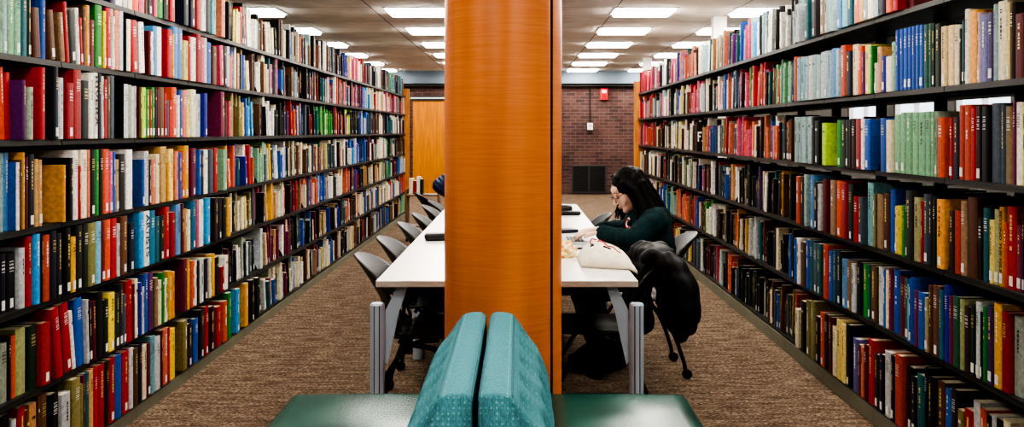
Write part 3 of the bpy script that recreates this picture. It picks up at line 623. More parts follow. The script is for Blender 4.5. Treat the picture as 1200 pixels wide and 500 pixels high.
# books facing the next aisle, behind the right-hand shelves
for key, z in ZR.items():
    y = 3.3
    while y < ENDR - 0.1:
        t_ = random.uniform(0.025, 0.06); h = random.uniform(0.2, 0.27); c_ = jit(PAL[random.choice('k b R n G K s B t'.split())])
        x0 = XR + 0.315; D = random.uniform(0.16, 0.2)
        Pq = lambda u, v_, zz, y=y, z=z: Vector((x0 + v_, y + u, z + zz))
        A.prism(Pq, [(0, D), (0, 0), (t_, 0), (t_, D)], 0, h, [c_, PAPER, c_, c_], top=PAPER)
        y += t_ + 0.001
o = A.build('shelved_books', M_attr)
o['kind'] = 'stuff'; o['label'] = 'hundreds of mixed books filling the farther shelves on both sides'; o['category'] = 'books'
# ------------------------------------------------------------------ back-to-back bench
def teal():
    m = mat('teal_dotted_fabric', (78, 138, 146), 0.85, spec=0.15); t = NT(m)
    v = t.coords((1, 1, 1)); vo = t.new('ShaderNodeTexVoronoi', Scale=75.0, Randomness=0.15); t.link(v, vo.inputs['Vector'])
    dots = t.ramp(vo.outputs['Distance'], [(0.15, (136, 188, 192)), (0.27, (84, 146, 156))])
    w = t.coords((260, 260, 60)); n = t.new('ShaderNodeTexNoise', Scale=1.0, Detail=3.0); t.link(w, n.inputs['Vector'])
    g = t.ramp(n.outputs['Fac'], [(0.3, (196, 196, 196)), (0.7, (255, 255, 255))])
    mx = t.new('ShaderNodeMixRGB', blend_type='MULTIPLY'); mx.inputs['Fac'].default_value = 1.0
    t.link(dots, mx.inputs['Color1']); t.link(g, mx.inputs['Color2']); t.link(mx.outputs['Color'], t.b.inputs['Base Color'])
    t.bump(n.outputs['Fac'], 0.3, 0.002); return m
M_teal = teal()
def leather():
    m = mat('dark_green_leather', (8, 52, 44), 0.30, spec=0.3); t = NT(m)
    v = t.coords((1, 1, 1)); n = t.new('ShaderNodeTexNoise', Scale=5.0, Detail=1.5); t.link(v, n.inputs['Vector'])
    t.link(t.ramp(n.outputs['Fac'], [(0.3, (6, 62, 54)), (0.7, (14, 82, 70))]), t.b.inputs['Base Color'])
    rr = t.new('ShaderNodeMapRange'); rr.inputs['To Min'].default_value = 0.18; rr.inputs['To Max'].default_value = 0.30
    t.link(n.outputs['Fac'], rr.inputs['Value']); t.link(rr.outputs['Result'], t.b.inputs['Roughness'])
    t.bump(n.outputs['Fac'], 0.12, 0.01); return m
M_leather = leather()
BX, B0, B1 = -0.107, 2.30, 3.62
bench = tag(empty('bench', (BX, 0, 0)), 'back-to-back bench in the foreground with teal fabric backrests and dark green leather seats', 'bench')
bm = bmesh.new(); box(bm, -0.60, 0.60, B0 + 0.06, B1 - 0.06, 0.0, 0.30); obj('base', bm, mat('bench_base', (30, 26, 24), 0.6), bench)
for sg, nm in ((-1, 'left'), (1, 'right')):
    # seat: cushion with a soft crown and rounded corners
    NX, NY = 26, 40; bm = bmesh.new(); x0, x1, y0, y1 = 0.12, 0.725, B0, B1
    rc, hh = 0.075, 0.055
    grid = []
    for j in range(NY + 1):
        row = []
        for i in range(NX + 1):
            u = i / NX; v_ = j / NY
            uu = 0.5 - 0.5 * math.cos(PI * u); vv = 0.5 - 0.5 * math.cos(PI * v_)
            X, Y = x0 + (x1 - x0) * uu, y0 + (y1 - y0) * vv
            # pull the corners in
            ex, ey = max(0, X - (x1 - rc)), max(0, max(y0 + rc - Y, Y - (y1 - rc)))
            if ex > 0 and ey > 0:
                L_ = math.hypot(ex, ey); m_ = max(ex, ey)
                k = m_ / L_; X = x1 - rc + ex * k
                Y = (y0 + rc - ey * k) if Y < y0 + rc else (y1 - rc + ey * k)
            edge = min(x1 - x0 - (X - x0), Y - y0, y1 - Y)
            dip = 0.0 if edge > hh else hh * (1 - math.sqrt(max(0, 1 - ((hh - edge) / hh) ** 2)))
            crown = 0.012 * math.sin(PI * uu) * math.sin(PI * min(1, vv))
            crown += 0.004 * math.sin(9 * Y + 3 * X) * math.sin(PI * uu)
            row.append(bm.verts.new((sg * X, Y, 0.437 + crown - dip)))
        grid.append(row)
    for j in range(NY):
        for i in range(NX): bm.faces.new((grid[j][i], grid[j][i + 1], grid[j + 1][i + 1], grid[j + 1][i]))
    rim = [grid[0][i] for i in range(NX + 1)] + [grid[j][NX] for j in range(1, NY + 1)] + [grid[NY][i] for i in range(NX - 1, -1, -1)] + [grid[j][0] for j in range(NY - 1, 0, -1)]
    low = [bm.verts.new((p.co.x, p.co.y, 0.30)) for p in rim]
    for k in range(len(rim)): bm.faces.new((rim[k], rim[(k + 1) % len(rim)], low[(k + 1) % len(low)], low[k]))
    bm.faces.new(low)
    obj('seat', bm, M_leather, bench, smooth=True)
    # backrest: wedge cushion, near vertical inner face, sloping tufted outer face
    prof = [(0.006, 0.40), (0.006, 0.55), (0.008, 0.69), (0.016, 0.722), (0.04, 0.728), (0.075, 0.724), (0.094, 0.712), (0.112, 0.675), (0.140, 0.62), (0.170, 0.56), (0.198, 0.50), (0.222, 0.44), (0.23, 0.40)]
    P3 = smooth_path([(a_, 0, b_) for a_, b_ in prof], 4); NYb = 60
    bm = bmesh.new(); rings = []
    for j in range(NYb + 1):
        v_ = j / NYb; y = B0 + 0.17 + (B1 - B0 - 0.17) * v_
        edge = min(v_, 1 - v_) * (B1 - B0 - 0.17); rnd = 0.02
        sh = 0 if edge > rnd else rnd * (1 - math.sqrt(max(0, 1 - ((rnd - edge) / rnd) ** 2)))
        ring = []
        for k, p in enumerate(P3):
            q = k / (len(P3) - 1); px, pz = p.x, p.z
            if q > 0.52:   # tufts on the outer face
                w = (q - 0.52) / 0.48
                row_ = math.floor(w * 3); ph = (0.5 if row_ % 2 else 0.0)
                du = ((v_ * 5 + ph) % 1.0) - 0.5; dv = (w * 3) % 1.0 - 0.5
                puff = 0.034 * (1 - math.exp(-(du * du * 14 + dv * dv * 8))) * math.sin(PI * min(1, w * 1.15 + 0.05)) * min(1, edge / 0.05)
                px += puff
            cx_, cz_ = 0.07, 0.55
            px = px + (cx_ - px) * sh * 2.2 * (1 if px > 0.02 else 0.0); pz = pz + (cz_ - pz) * sh * 1.2
            ring.append(bm.verts.new((sg * px, y, pz)))
        rings.append(ring)
    nP = len(P3)
    for a_, b_ in zip(rings, rings[1:]):
        for k in range(nP): bm.faces.new((a_[k], a_[(k + 1) % nP], b_[(k + 1) % nP], b_[k]))
    bm.faces.new(rings[0]); bm.faces.new(rings[-1][::-1])
    bk = obj('backrest', bm, M_teal, bench, smooth=True)
    bm = bmesh.new()
    for px, pz in ((0.092, 0.7155), (0.010, 0.712)):
        tube(bm, [(sg * px, B0 + 0.19, pz - 0.008)] + [(sg * px, B0 + 0.2 + (B1 - B0 - 0.23) * k / 8, pz) for k in range(9)] + [(sg * px, B1 - 0.02, pz - 0.008)], 0.0034, 8)
    obj('piping', bm, mat('teal_piping', (34, 96, 106), 0.8), bk)
    bm = bmesh.new()
    for kk in range(5):
        for rowi, w_ in ((0, 0.66), (1, 0.82)):
            v_ = (kk + 0.5 - (0.5 if rowi % 2 else 0)) / 5
            if not 0.05 < v_ < 0.97: continue
            p = P3[int(w_ * (nP - 1))]
            ell(bm, (sg * (p.x + 0.003), B0 + 0.17 + (B1 - B0 - 0.17) * v_, p.z), (0.006, 0.009, 0.009), sub=2)
    obj('tuft_button', bm, M_teal, bk, smooth=True)

# ------------------------------------------------------------------ tables
def laminate():
    m = mat('white_laminate', (226, 222, 216), 0.26, spec=0.5); t = NT(m)
    v = t.coords((1, 1, 1)); n = t.new('ShaderNodeTexNoise', Scale=30.0, Detail=6.0); t.link(v, n.inputs['Vector'])
    t.link(t.ramp(n.outputs['Fac'], [(0.35, (220, 216, 210)), (0.65, (232, 229, 224))]), t.b.inputs['Base Color']); return m
M_lam = laminate()
M_edge = noise_mat('pale_edge_band', (198, 190, 178), (180, 172, 160), (8, 8, 60), 3, 0.5)
M_alu = mat('satin_aluminium', (186, 200, 216), 0.34, 0.25)
M_alud = mat('dark_groove', (40, 42, 46), 0.6)
TZ, TX0, TX1 = 0.74, -0.611, 0.516
def make_table(TL):
    r_ = empty('library_table'); cx = (TX0 + TX1) / 2; hw = (TX1 - TX0) / 2
    bm = bmesh.new(); bbox(bm, -hw, hw, 0.001, TL - 0.001, TZ - 0.028, TZ, 0.003, 2)
    tp = obj('tabletop', bm, [M_lam, M_edge], r_)
    for p in tp.data.polygons: p.material_index = 0 if p.normal.z > 0.6 else 1
    for sx in (-1, 1):
        for y, sy in ((0.0, 1), (TL, -1)):
            px = sx * (hw - 0.004); py = y + sy * 0.036
            bm = bmesh.new(); tube(bm, [(px, py, 0.001), (px, py, 0.632)], 0.032, 32); tube(bm, [(px, py, 0.632), (px, py, 0.639)], [0.032, 0.027], 32)
            lg_ = obj('leg', bm, M_alu, r_)
            bm = bmesh.new()
            for an in (-1.9, -1.2): 
                c_, s_ = math.cos(an) * 0.0316, math.sin(an) * 0.0316 * sy
                tube(bm, [(px + c_, py + s_, 0.004), (px + c_, py + s_, 0.63)], 0.0022, 6)
            obj('leg_groove', bm, M_alud, lg_)
            # bent plate arm rising from the leg to the underside of the top
            bm = bmesh.new(); ix = px - sx * 0.03
            pl = [(0, 0.39), (0, 0.60), (0.055, 0.711), (0.10, 0.711), (0.062, 0.60), (0.035, 0.47), (0.012, 0.37)]
            a_ = [bm.verts.new((ix - sx * dx, py + sy * 0.004, z)) for dx, z in pl]; b_ = [bm.verts.new((ix - sx * dx, py + sy * 0.024, z)) for dx, z in pl]
            bm.faces.new(a_); bm.faces.new(b_[::-1])
            for k in range(len(pl)): bm.faces.new((a_[k], b_[k], b_[(k + 1) % len(pl)], a_[(k + 1) % len(pl)]))
            obj('arm', bm, M_alu, r_)
    bm = bmesh.new(); box(bm, -hw + 0.12, hw - 0.12, 0.10, 0.14, 0.66, 0.7119); obj('cross_rail', bm, M_alud, r_)
    bm = bmesh.new(); box(bm, -hw + 0.12, hw - 0.12, TL - 0.14, TL - 0.10, 0.66, 0.7119); obj('cross_rail', bm, M_alud, r_)
    return r_
ty = 4.27
for TL, lab in ((1.82, 'white-topped library table nearest the orange column, with aluminium post legs'), (1.345, 'white-topped library table in the middle of the row, beyond the laptop'), (1.345, 'white-topped library table at the far end of the row')):
    o = make_table(TL); o.location = ((TX0 + TX1) / 2, ty, 0); ty += TL; tag(o, lab, 'table', 'row of white library tables')

# ------------------------------------------------------------------ chairs
def shell_mat():
    m = mat('perforated_black_plastic', (54, 56, 60), 0.38, spec=0.6); t = NT(m)
    v = t.coords((1, 1, 1)); vo = t.new('ShaderNodeTexVoronoi', Scale=1.0, Randomness=0.0, voronoi_dimensions='2D'); mp = vo.inputs['Vector']
    t.link(t.coords((105, 105, 105), rot=(0, PI / 2, 0)), mp)
    t.link(t.ramp(vo.outputs['Distance'], [(0.26, (8, 8, 9)), (0.34, (66, 68, 72))]), t.b.inputs['Base Color']); return m
M_perf = shell_mat()
M_plas = mat('black_plastic', (20, 20, 22), 0.4)
M_tube = mat('black_steel_tube', (14, 14, 16), 0.35, 0.4)
def make_chair():
    r_ = empty('nesting_chair')
    bm = bmesh.new(); NU = 14; NV = 16; top = []
    for j in range(NV + 1):
        row = []
        for i in range(NU + 1):
            u = i / NU * 2 - 1; v_ = j / NV * 2 - 1
            hw = 0.225 * (1 - 0.12 * max(0, v_) ** 4)
            z = 0.452 - 0.012 * (1 - u * u) - 0.05 * max(0, (v_ - 0.6) / 0.4) ** 2 + 0.03 * max(0, (-v_ - 0.75) / 0.25) ** 2
            row.append(bm.verts.new((v_ * 0.22 + 0.02, u * hw, z)))
        top.append(row)
    for j in range(NV):
        for i in range(NU): bm.faces.new((top[j][i], top[j][i + 1], top[j + 1][i + 1], top[j + 1][i]))
    bmesh.ops.recalc_face_normals(bm, faces=bm.faces[:])
    bmesh.ops.solidify(bm, geom=bm.faces[:], thickness=0.016)
    obj('seat', bm, M_plas, r_, smooth=True)
    # perforated shell, concave towards the sitter
    bm = bmesh.new(); NU = 28; NV = 22; g = []
    for j in range(NV + 1):
        s_ = j / NV; row = []
        W = 0.225 if s_ < 0.25 else 0.225 * max(0.02, (1 - ((s_ - 0.25) / 0.75) ** 2.6)) ** (1 / 2.4)
        zc = 0.585 + 0.215 * s_; xc = -0.235 - 0.135 * s_ ** 1.15
        for i in range(NU + 1):
            w = i / NU * 2 - 1; y = w * W
            row.append(bm.verts.new((xc + 0.085 * (y / 0.225) ** 2, y, zc)))
        g.append(row)
    for j in range(NV):
        for i in range(NU): bm.faces.new((g[j][i], g[j][i + 1], g[j + 1][i + 1], g[j + 1][i]))
    bmesh.ops.recalc_face_normals(bm, faces=bm.faces[:])
    bmesh.ops.solidify(bm, geom=bm.faces[:], thickness=0.010)
    me = bpy.data.meshes.new('backrest'); bm.normal_update(); 
    bk = obj('backrest', bm, [M_perf, M_plas], r_, smooth=True)
    for p in bk.data.polygons: p.material_index = 0 if p.normal.x > 0.2 else 1
    bm = bmesh.new()
    for k in range(7):
        y = -0.195 + k * 0.065; dx = 0.085 * (y / 0.225) ** 2
        tube(bm, [(-0.195 + dx, y, 0.462), (-0.215 + dx, y, 0.52), (-0.240 + dx, y, 0.592)], 0.009, 8)
    obj('back_rib', bm, M_plas, r_, smooth=True)
    for sy in (-1, 1):
        y = sy * 0.215
        bm = bmesh.new(); tube(bm, smooth_path([(0.05, y, 0.43), (-0.08, y, 0.405), (-0.19, y, 0.27), (-0.255, y, 0.10), (-0.262, y, 0.066)], 5), 0.0115, 10); lr = obj('leg', bm, M_tube, r_, smooth=True)
        bm = bmesh.new(); tube(bm, smooth_path([(-0.09, y, 0.41), (0.06, y, 0.37), (0.16, y, 0.22), (0.225, y, 0.10), (0.232, y, 0.066)], 5), 0.0115, 10); lf = obj('leg', bm, M_tube, r_, smooth=True)
        bm = bmesh.new(); tube(bm, [(-0.10, y, 0.42), (-0.17, y, 0.47), (-0.165, y, 0.60)], 0.010, 8); obj('back_support', bm, M_tube, r_, smooth=True)
        for x, par in ((-0.262, lr), (0.232, lf)):
            bm = bmesh.new()
            for q in (-0.013, 0.005):
                tube(bm, [(x - 0.012, y + q, 0.028), (x - 0.012, y + q + 0.008, 0.028)], 0.0275, 20)
            tube(bm, [(x, y, 0.07), (x - 0.004, y, 0.045)], 0.012, 10)
            obj('caster', bm, M_plas, par)
    bm = bmesh.new(); tube(bm, [(0.02, -0.215, 0.425), (0.02, 0.215, 0.425)], 0.010, 8); tube(bm, [(-0.13, -0.215, 0.42), (-0.13, 0.215, 0.42)], 0.010, 8); obj('cross_bar', bm, M_tube, r_)
    return r_
chair = make_chair(); first = True
def put_chair(x, y, rz, label, group='black perforated nesting chairs'):
    global first
    o = chair if first else copy_tree(chair); first = False
    o.location = (x, y, 0); o.rotation_euler = (0, 0, rz); tag(o, label, 'chair', group); return o
for i, (y, x) in enumerate(((4.76, -0.385), (5.53, -0.39), (6.40, -0.38), (7.12, -0.365), (7.90, -0.37), (8.44, -0.37))):
    put_chair(x - 0.02, y, random.uniform(-0.04, 0.04), 'black perforated chair on the left side of the tables, %s from near end' % ORD[i + 1])
put_chair(0.368, 4.86, PI - 0.03, 'black chair with a coat over its back, near right table corner')
put_chair(0.665, 5.77, PI + 0.02, 'black chair the person in the dark green sweater sits on')
put_chair(0.295, 6.60, PI - 0.02, 'empty black chair right of the tables, next beyond the seated person')
put_chair(0.30, 7.13, PI + 0.02, 'empty black chair right of the tables, second beyond the seated person')
put_chair(-0.62, 9.55, 0.25, 'black chair beyond the table end, under the person in a navy padded jacket')

# ------------------------------------------------------------------ on the tables
lp = tag(empty('laptop', (0.25, 5.80, TZ)), 'silver laptop opened in front of the seated person, lid edge-on', 'laptop')
M_silver = mat('laptop_silver', (196, 202, 210), 0.35, 0.5)
bm = bmesh.new(); bbox(bm, 0.0, 0.22, -0.16, 0.16, 0.001, 0.013, 0.004); obj('base', bm, M_silver, lp)
bm = bmesh.new()
for r0 in range(5):
    for k in range(13): box(bm, 0.035 + r0 * 0.019, 0.051 + r0 * 0.019, -0.145 + k * 0.0224, -0.1255 + k * 0.0224, 0.013, 0.0145)
obj('keyboard', bm, M_plas, lp)
bm = bmesh.new(); bbox(bm, -0.004, 0.004, -0.16, 0.16, 0.006, 0.205, 0.002); ld = obj('lid', bm, M_silver, lp); ld.rotation_euler = (0, -0.10, 0)
bm = bmesh.new(); box(bm, 0.0041, 0.0048, -0.15, 0.15, 0.02, 0.195); obj('screen', bm, mat('screen_glow', (150, 175, 205), 0.2, emit=0.5, emit_col=(190, 208, 230)), ld)

# tote bag lying on its side, its bottom corner hanging over the table edge
def tote():
    bm = bmesh.new(); NU, NV = 34, 22; W, Dp = 0.250, 0.36
    def hgt(u, v_): return max(0.0, (1 - abs(2 * u - 1) ** 4) * (1 - abs(2 * v_ - 1) ** 3.2)) ** 0.55
    lay = []
    for side in (1, 0):
        g = []
        for j in range(NV + 1):
            row = []
            for i in range(NU + 1):
                u, v_ = i / NU, j / NV
                x = 0.300 + W * u; y = 4.58 + Dp * v_ + 0.11 * (1 - u)
                hh = hgt(u, v_)
                ridge = max(0.0, 1 - abs(u - 0.25) / 0.45) if u < 0.25 else (1.0 if u < 0.42 else max(0.0, 1 - (u - 0.42) / 0.68))
                top = 0.012 + hh * (0.022 + 0.085 * ridge * (0.35 + 0.65 * v_)) + 0.012 * noise.noise((u * 6, v_ * 5, 1.3)) * hh
                z = (TZ + 0.003 + top) if side else (TZ + 0.003)
                if u > 0.84: z -= 0.0 if x < TX1 else (0.030 * (x - TX1) / 0.06 if side else 0.034 * (x - TX1) / 0.06)
                row.append(bm.verts.new((x, y, z)))
            g.append(row)
        lay.append(g)
        for j in range(NV):
            for i in range(NU): bm.faces.new((g[j][i], g[j][i + 1], g[j + 1][i + 1], g[j + 1][i]))
    a_, b_ = lay
    for i in range(NU): bm.faces.new((a_[0][i], a_[0][i + 1], b_[0][i + 1], b_[0][i])); bm.faces.new((a_[NV][i], a_[NV][i + 1], b_[NV][i + 1], b_[NV][i]))
    for j in range(NV): bm.faces.new((a_[j][0], a_[j + 1][0], b_[j + 1][0], b_[j][0])); bm.faces.new((a_[j][NU], a_[j + 1][NU], b_[j + 1][NU], b_[j][NU]))
    return bm
M_canvas = noise_mat('cream_canvas', (228, 222, 204), (214, 207, 188), nscale=40, rough=0.9, bump=0.2)
tb = tag(empty('tote_bag', (0, 0, 0)), 'cream canvas tote bag with red and black drawing, lying on the near table', 'bag')
body = obj('bag_body', tote(), M_canvas, tb, smooth=True)
from mathutils.bvhtree import BVHTree
def on_bag(x, y):
    h = bvh.ray_cast(Vector((x, y, 2)), Vector((0, 0, -1))); return h[0] + Vector((0, 0, 0.002)) if h[0] else Vector((x, y, TZ + 0.08))
bvh = BVHTree.FromPolygons([v_.co.copy() for v_ in body.data.vertices], [tuple(p.vertices) for p in body.data.polygons])
def stroke(name, pts, w, m):
    bm = bmesh.new(); P = [Vector(p) for p in smooth_path([(a_, b_, 0) for a_, b_ in pts], 5)]
    tube(bm, [on_bag(p.x, p.y) for p in P], w, 6); obj(name, bm, m, tb)
M_redp = mat('red_print', (196, 52, 52), 0.8); M_blackp = mat('black_print', (24, 22, 24), 0.8)
def bag(u, v_): return (0.300 + 0.250 * u, 4.58 + 0.36 * v_ + 0.11 * (1 - u))
stroke('red_drawing', [bag(*q) for q in ((0.22, 0.62), (0.27, 0.78), (0.33, 0.70), (0.38, 0.82), (0.43, 0.66), (0.48, 0.72), (0.52, 0.6))], 0.0040, M_redp)
stroke('red_drawing', [bag(*q) for q in ((0.36, 0.62), (0.46, 0.66), (0.56, 0.55), (0.66, 0.58), (0.76, 0.48))], 0.0034, M_redp)
stroke('black_mark', [bag(*q) for q in ((0.22, 0.44), (0.26, 0.52), (0.24, 0.56))], 0.0062, M_blackp)
stroke('black_mark', [bag(*q) for q in ((0.44, 0.36), (0.50, 0.35), (0.56, 0.33))], 0.0048, M_blackp)
bm = bmesh.new(); tube(bm, smooth_path([(0.40, 5.00, TZ + 0.012), (0.37, 5.10, TZ + 0.012), (0.44, 5.16, TZ + 0.012), (0.50, 5.0, TZ + 0.012)], 6), [0.010] * 19, 8); obj('handle', bm, M_canvas, tb, smooth=True)

def crumple():
    bm = bmesh.new(); bmesh.ops.create_icosphere(bm, subdivisions=5, radius=1.0)
    for v_ in bm.verts:
        n = v_.co.copy(); f_ = 1 + 0.35 * noise.noise(n * 2.3) + 0.22 * abs(noise.noise(n * 5.1 + Vector((3, 1, 2))))
        v_.co = Vector((n.x * 0.055 * f_, n.y * 0.10 * f_, max(-0.001, 0.02 + n.z * 0.052 * f_)))
    return bm
m = noise_mat('golden_wrapper', (224, 158, 48), (240, 222, 176), nscale=22, rough=0.45, lo=0.44, hi=0.54)
tag(obj('crumpled_wrapper', crumple(), m, loc=(0.24, 5.13, TZ + 0.002), smooth=False), 'crumpled golden and cream wrapper on the table between column and tote bag', 'wrapper')
bm = bmesh.new(); tube(bm, [(0, 0, 0), (0.02, 0.004, 0), (0.13, 0.03, 0), (0.145, 0.034, 0)], [0.002, 0.0052, 0.0052, 0.004], 10)
tag(obj('pen', bm, M_plas, loc=(0.31, 5.40, TZ + 0.006)), 'black pen on the table beside the tote bag and hands', 'pen')
def pouch(name, loc, L_, W_, H_, rz, label, cat):
    r_ = tag(empty(name, loc, rz), label, cat)
    bm = bmesh.new(); bbox(bm, -L_ / 2, L_ / 2, -W_ / 2, W_ / 2, 0.001, H_, min(H_, W_) * 0.42, 4); obj('case', bm, M_plas, r_, smooth=True)
    bm = bmesh.new(); tube(bm, [(-L_ * 0.42, -W_ * 0.5, H_ * 0.6), (L_ * 0.42, -W_ * 0.5, H_ * 0.6)], 0.003, 6); obj('zip', bm, M_tube, r_)
pouch('pencil_pouch', (-0.44, 5.86, TZ), 0.22, 0.09, 0.045, 0.15, 'small black pouch lying on the left half of the tables by the column', 'pouch')
pouch('pencil_pouch', (0.36, 7.85, TZ), 0.13, 0.10, 0.06, -0.3, 'small rounded black pouch far along the right half of the tables', 'pouch')
pouch('glasses_case', (0.40, 7.62, TZ), 0.16, 0.06, 0.032, 0.1, 'flat black glasses case just in front of the far black pouch', 'case')
bm = bmesh.new(); bbox(bm, -0.09, 0.09, -0.05, 0.05, 0.001, 0.022, 0.003); nb = obj('notebook', bm, mat('dark_cover', (36, 40, 50), 0.5), loc=(0.28, 6.30, TZ)); nb.rotation_euler = (0, 0, 0.5)
tag(nb, 'dark notebook on the table just past the laptop', 'notebook')

# metal bookends
def bookend(x, y, z, sg, label):
    r_ = tag(empty('bookend', (x, y, z)), label, 'bookend')
    bm = bmesh.new(); w, h = 0.13, 0.17; pts = []
    for k in range(9): an = PI / 2 * k / 8; pts.append((w / 2 - 0.03 + 0.03 * math.cos(PI / 2 - an), h - 0.03 + 0.03 * math.sin(PI / 2 - an)))
    outl = [(-w / 2, 0)] + [(-q, zz) for q, zz in pts[::-1]] + pts[0:] + [(w / 2, 0)]
    outl = [(-w / 2, 0), (-w / 2, h - 0.02), (-w / 2 + 0.02, h), (w / 2 - 0.02, h), (w / 2, h - 0.02), (w / 2, 0)]
    a_ = [bm.verts.new((sg * (0.06 + q), 0, zz)) for q, zz in outl]; b_ = [bm.verts.new((sg * (0.06 + q), 0.002, zz)) for q, zz in outl]
    bm.faces.new(a_); bm.faces.new(b_[::-1])
    for k in range(6): bm.faces.new((a_[k], b_[k], b_[(k + 1) % 6], a_[(k + 1) % 6]))
    obj('plate', bm, M_steel, r_)
    bm = bmesh.new()
    n_ = 20; ring = [bm.verts.new((sg * (0.06 + 0.028 * math.cos(2 * PI * k / n_)), -0.0006, 0.07 + 0.045 * math.sin(2 * PI * k / n_))) for k in range(n_)]
    bm.faces.new(ring); obj('cut_out', bm, M_plas, r_)
BOOKENDS = 1

# book truck at the far end of the left range, with a few books
bt = tag(empty('book_cart', (-1.20, 12.6, 0)), 'low brown two-shelf book cart past the left end of the tables', 'cart')
M_cart = noise_mat('brown_laminate', (120, 92, 66), (98, 74, 52), (1, 8, 8), 5, 0.5)
for zz in (0.18, 0.57):
    bm = bmesh.new(); bbox(bm, -0.20, 0.20, -0.15, 0.15, zz, zz + 0.02, 0.004); obj('shelf', bm, M_cart, bt)
for sx in (-1, 1):
    bm = bmesh.new(); bbox(bm, sx * 0.20 - 0.01, sx * 0.20 + 0.01, -0.15, 0.15, 0.06, 0.66, 0.004); obj('side_panel', bm, M_cart, bt)
    for sy in (-1, 1):
        bm = bmesh.new(); tube(bm, [(sx * 0.19 - 0.012, sy * 0.12, 0.03), (sx * 0.19 + 0.012, sy * 0.12, 0.03)], 0.03, 16); tube(bm, [(sx * 0.19, sy * 0.12, 0.03), (sx * 0.19, sy * 0.12, 0.07)], 0.008, 8); obj('caster', bm, M_plas, bt)
x = -0.17
for k, (cn, w, h) in enumerate((('cream', 0.05, 0.20), ('red', 0.035, 0.17), ('white', 0.04, 0.22), ('green', 0.03, 0.19))):
    cc = {'cream': 'c', 'red': 'r', 'white': 'w', 'green': 'G'}[cn]
    r_ = tag(empty('book', (-1.20 + x, 12.52, 0.5905)), '%s book standing on the low brown book cart' % cn, 'book', 'books on the cart')
    Pq = lambda u, v_, zz: Vector((u, v_, zz))
    A = Acc(); A.prism(Pq, [(0, 0.15), (0, 0), (w, 0), (w, 0.15)], 0, h, tuple(q / 255 for q in PAL[cc])); A.build('cover', M_attr, r_)
    A = Acc(); A.prism(Pq, [(0.003, 0.152), (0.003, 0.004), (w - 0.003, 0.004), (w - 0.003, 0.152)], 0.003, h + 0.0008, PAPER); A.build('page_block', M_attr, r_)
    x += w + 0.006
# ------------------------------------------------------------------ people
M_skin = noise_mat('skin', (226, 186, 164), (214, 170, 148), nscale=12, rough=0.5, lo=0.3, hi=0.7)
def hair_mat():
    m = mat('black_hair', (14, 12, 12), 0.5, spec=0.12); t = NT(m)
    v = t.coords((90, 90, 6)); n = t.new('ShaderNodeTexNoise', Scale=1.0, Detail=3.0); t.link(v, n.inputs['Vector'])
    t.link(t.ramp(n.outputs['Fac'], [(0.3, (6, 6, 6)), (0.7, (20, 17, 16))]), t.b.inputs['Base Color']); return m
M_hair = hair_mat()
def frame(fwd, up):
    f = Vector(fwd).normalized(); l = Vector(up).cross(f).normalized(); u = f.cross(l)
    return Matrix((f, l, u)).transposed()      # local x forward, y left, z up

def head_blobs(bm, c, R):
    c = Vector(c)
    def E(p, r, sub=3): ell(bm, c + R @ Vector(p), r, R, sub)
    E((-0.012, 0, 0.03), (0.094, 0.074, 0.086)); E((0.022, 0, -0.025), (0.066, 0.060, 0.085)); E((0.030, 0, -0.075), (0.045, 0.046, 0.042))
    E((0.060, 0, -0.099), (0.022, 0.024, 0.018)); E((0.066, 0, 0.03), (0.026, 0.048, 0.03))
    for s in (-1, 1):
        E((0.052, s * 0.034, -0.040), (0.030, 0.026, 0.028)); E((0.078, s * 0.030, 0.012), (0.012, 0.024, 0.007)); E((0.072, s * 0.030, -0.007), (0.014, 0.016, 0.011))
        E((-0.008, s * 0.073, -0.015), (0.020, 0.008, 0.030)); E((0.093, s * 0.010, -0.041), (0.010, 0.008, 0.007), 2)
    cap(bm, [c + R @ Vector((0.082, 0, 0.004)), c + R @ Vector((0.096, 0, -0.02)), c + R @ Vector((0.105, 0, -0.038))], [0.008, 0.009, 0.010])
    E((0.086, 0, -0.063), (0.010, 0.020, 0.0055), 2); E((0.083, 0, -0.074), (0.010, 0.017, 0.006), 2)

def hand_blobs(bm, wrist, tipdir, palm_n, side, curl=0.5):
    """palm box, four unequal bent fingers, thumb off the side; side=+1 thumb to +lateral"""
    w = Vector(wrist); f = Vector(tipdir).normalized(); n = Vector(palm_n).normalized(); l = n.cross(f).normalized() * side
    for k in range(4):
        o = (k - 1.5) * 0.0185
        cap(bm, [w + l * o * 0.6 + f * 0.015, w + l * o + f * 0.082], [0.0135, 0.0110])
        L_ = (0.060, 0.072, 0.068, 0.052)[k]
        p0 = w + l * o * 1.05 + f * 0.082; a = p0 + f * L_ * 0.5 - n * L_ * 0.10 * curl; b = a + f * L_ * 0.30 - n * L_ * 0.32 * curl; e = b + f * L_ * 0.16 - n * L_ * 0.30 * curl
        cap(bm, [p0, a, b, e], [0.0095, 0.0085, 0.0075, 0.0065])
    t0 = w + f * 0.025 - l * 0.0
    cap(bm, [w + f * 0.03 - l * 0.022, w + f * 0.06 - l * 0.045 - n * 0.008, w + f * 0.085 - l * 0.050 - n * 0.018], [0.0135, 0.0105, 0.008])

def wrinkle(amp, sc, seed=0.0):
    def fn(p): return amp * (noise.noise(Vector((p.x * sc, p.y * sc, p.z * sc + seed))) + 0.5 * noise.noise(Vector((p.x * sc * 2.3, p.y * sc * 2.3, p.z * sc * 1.2 + seed))))
    return fn

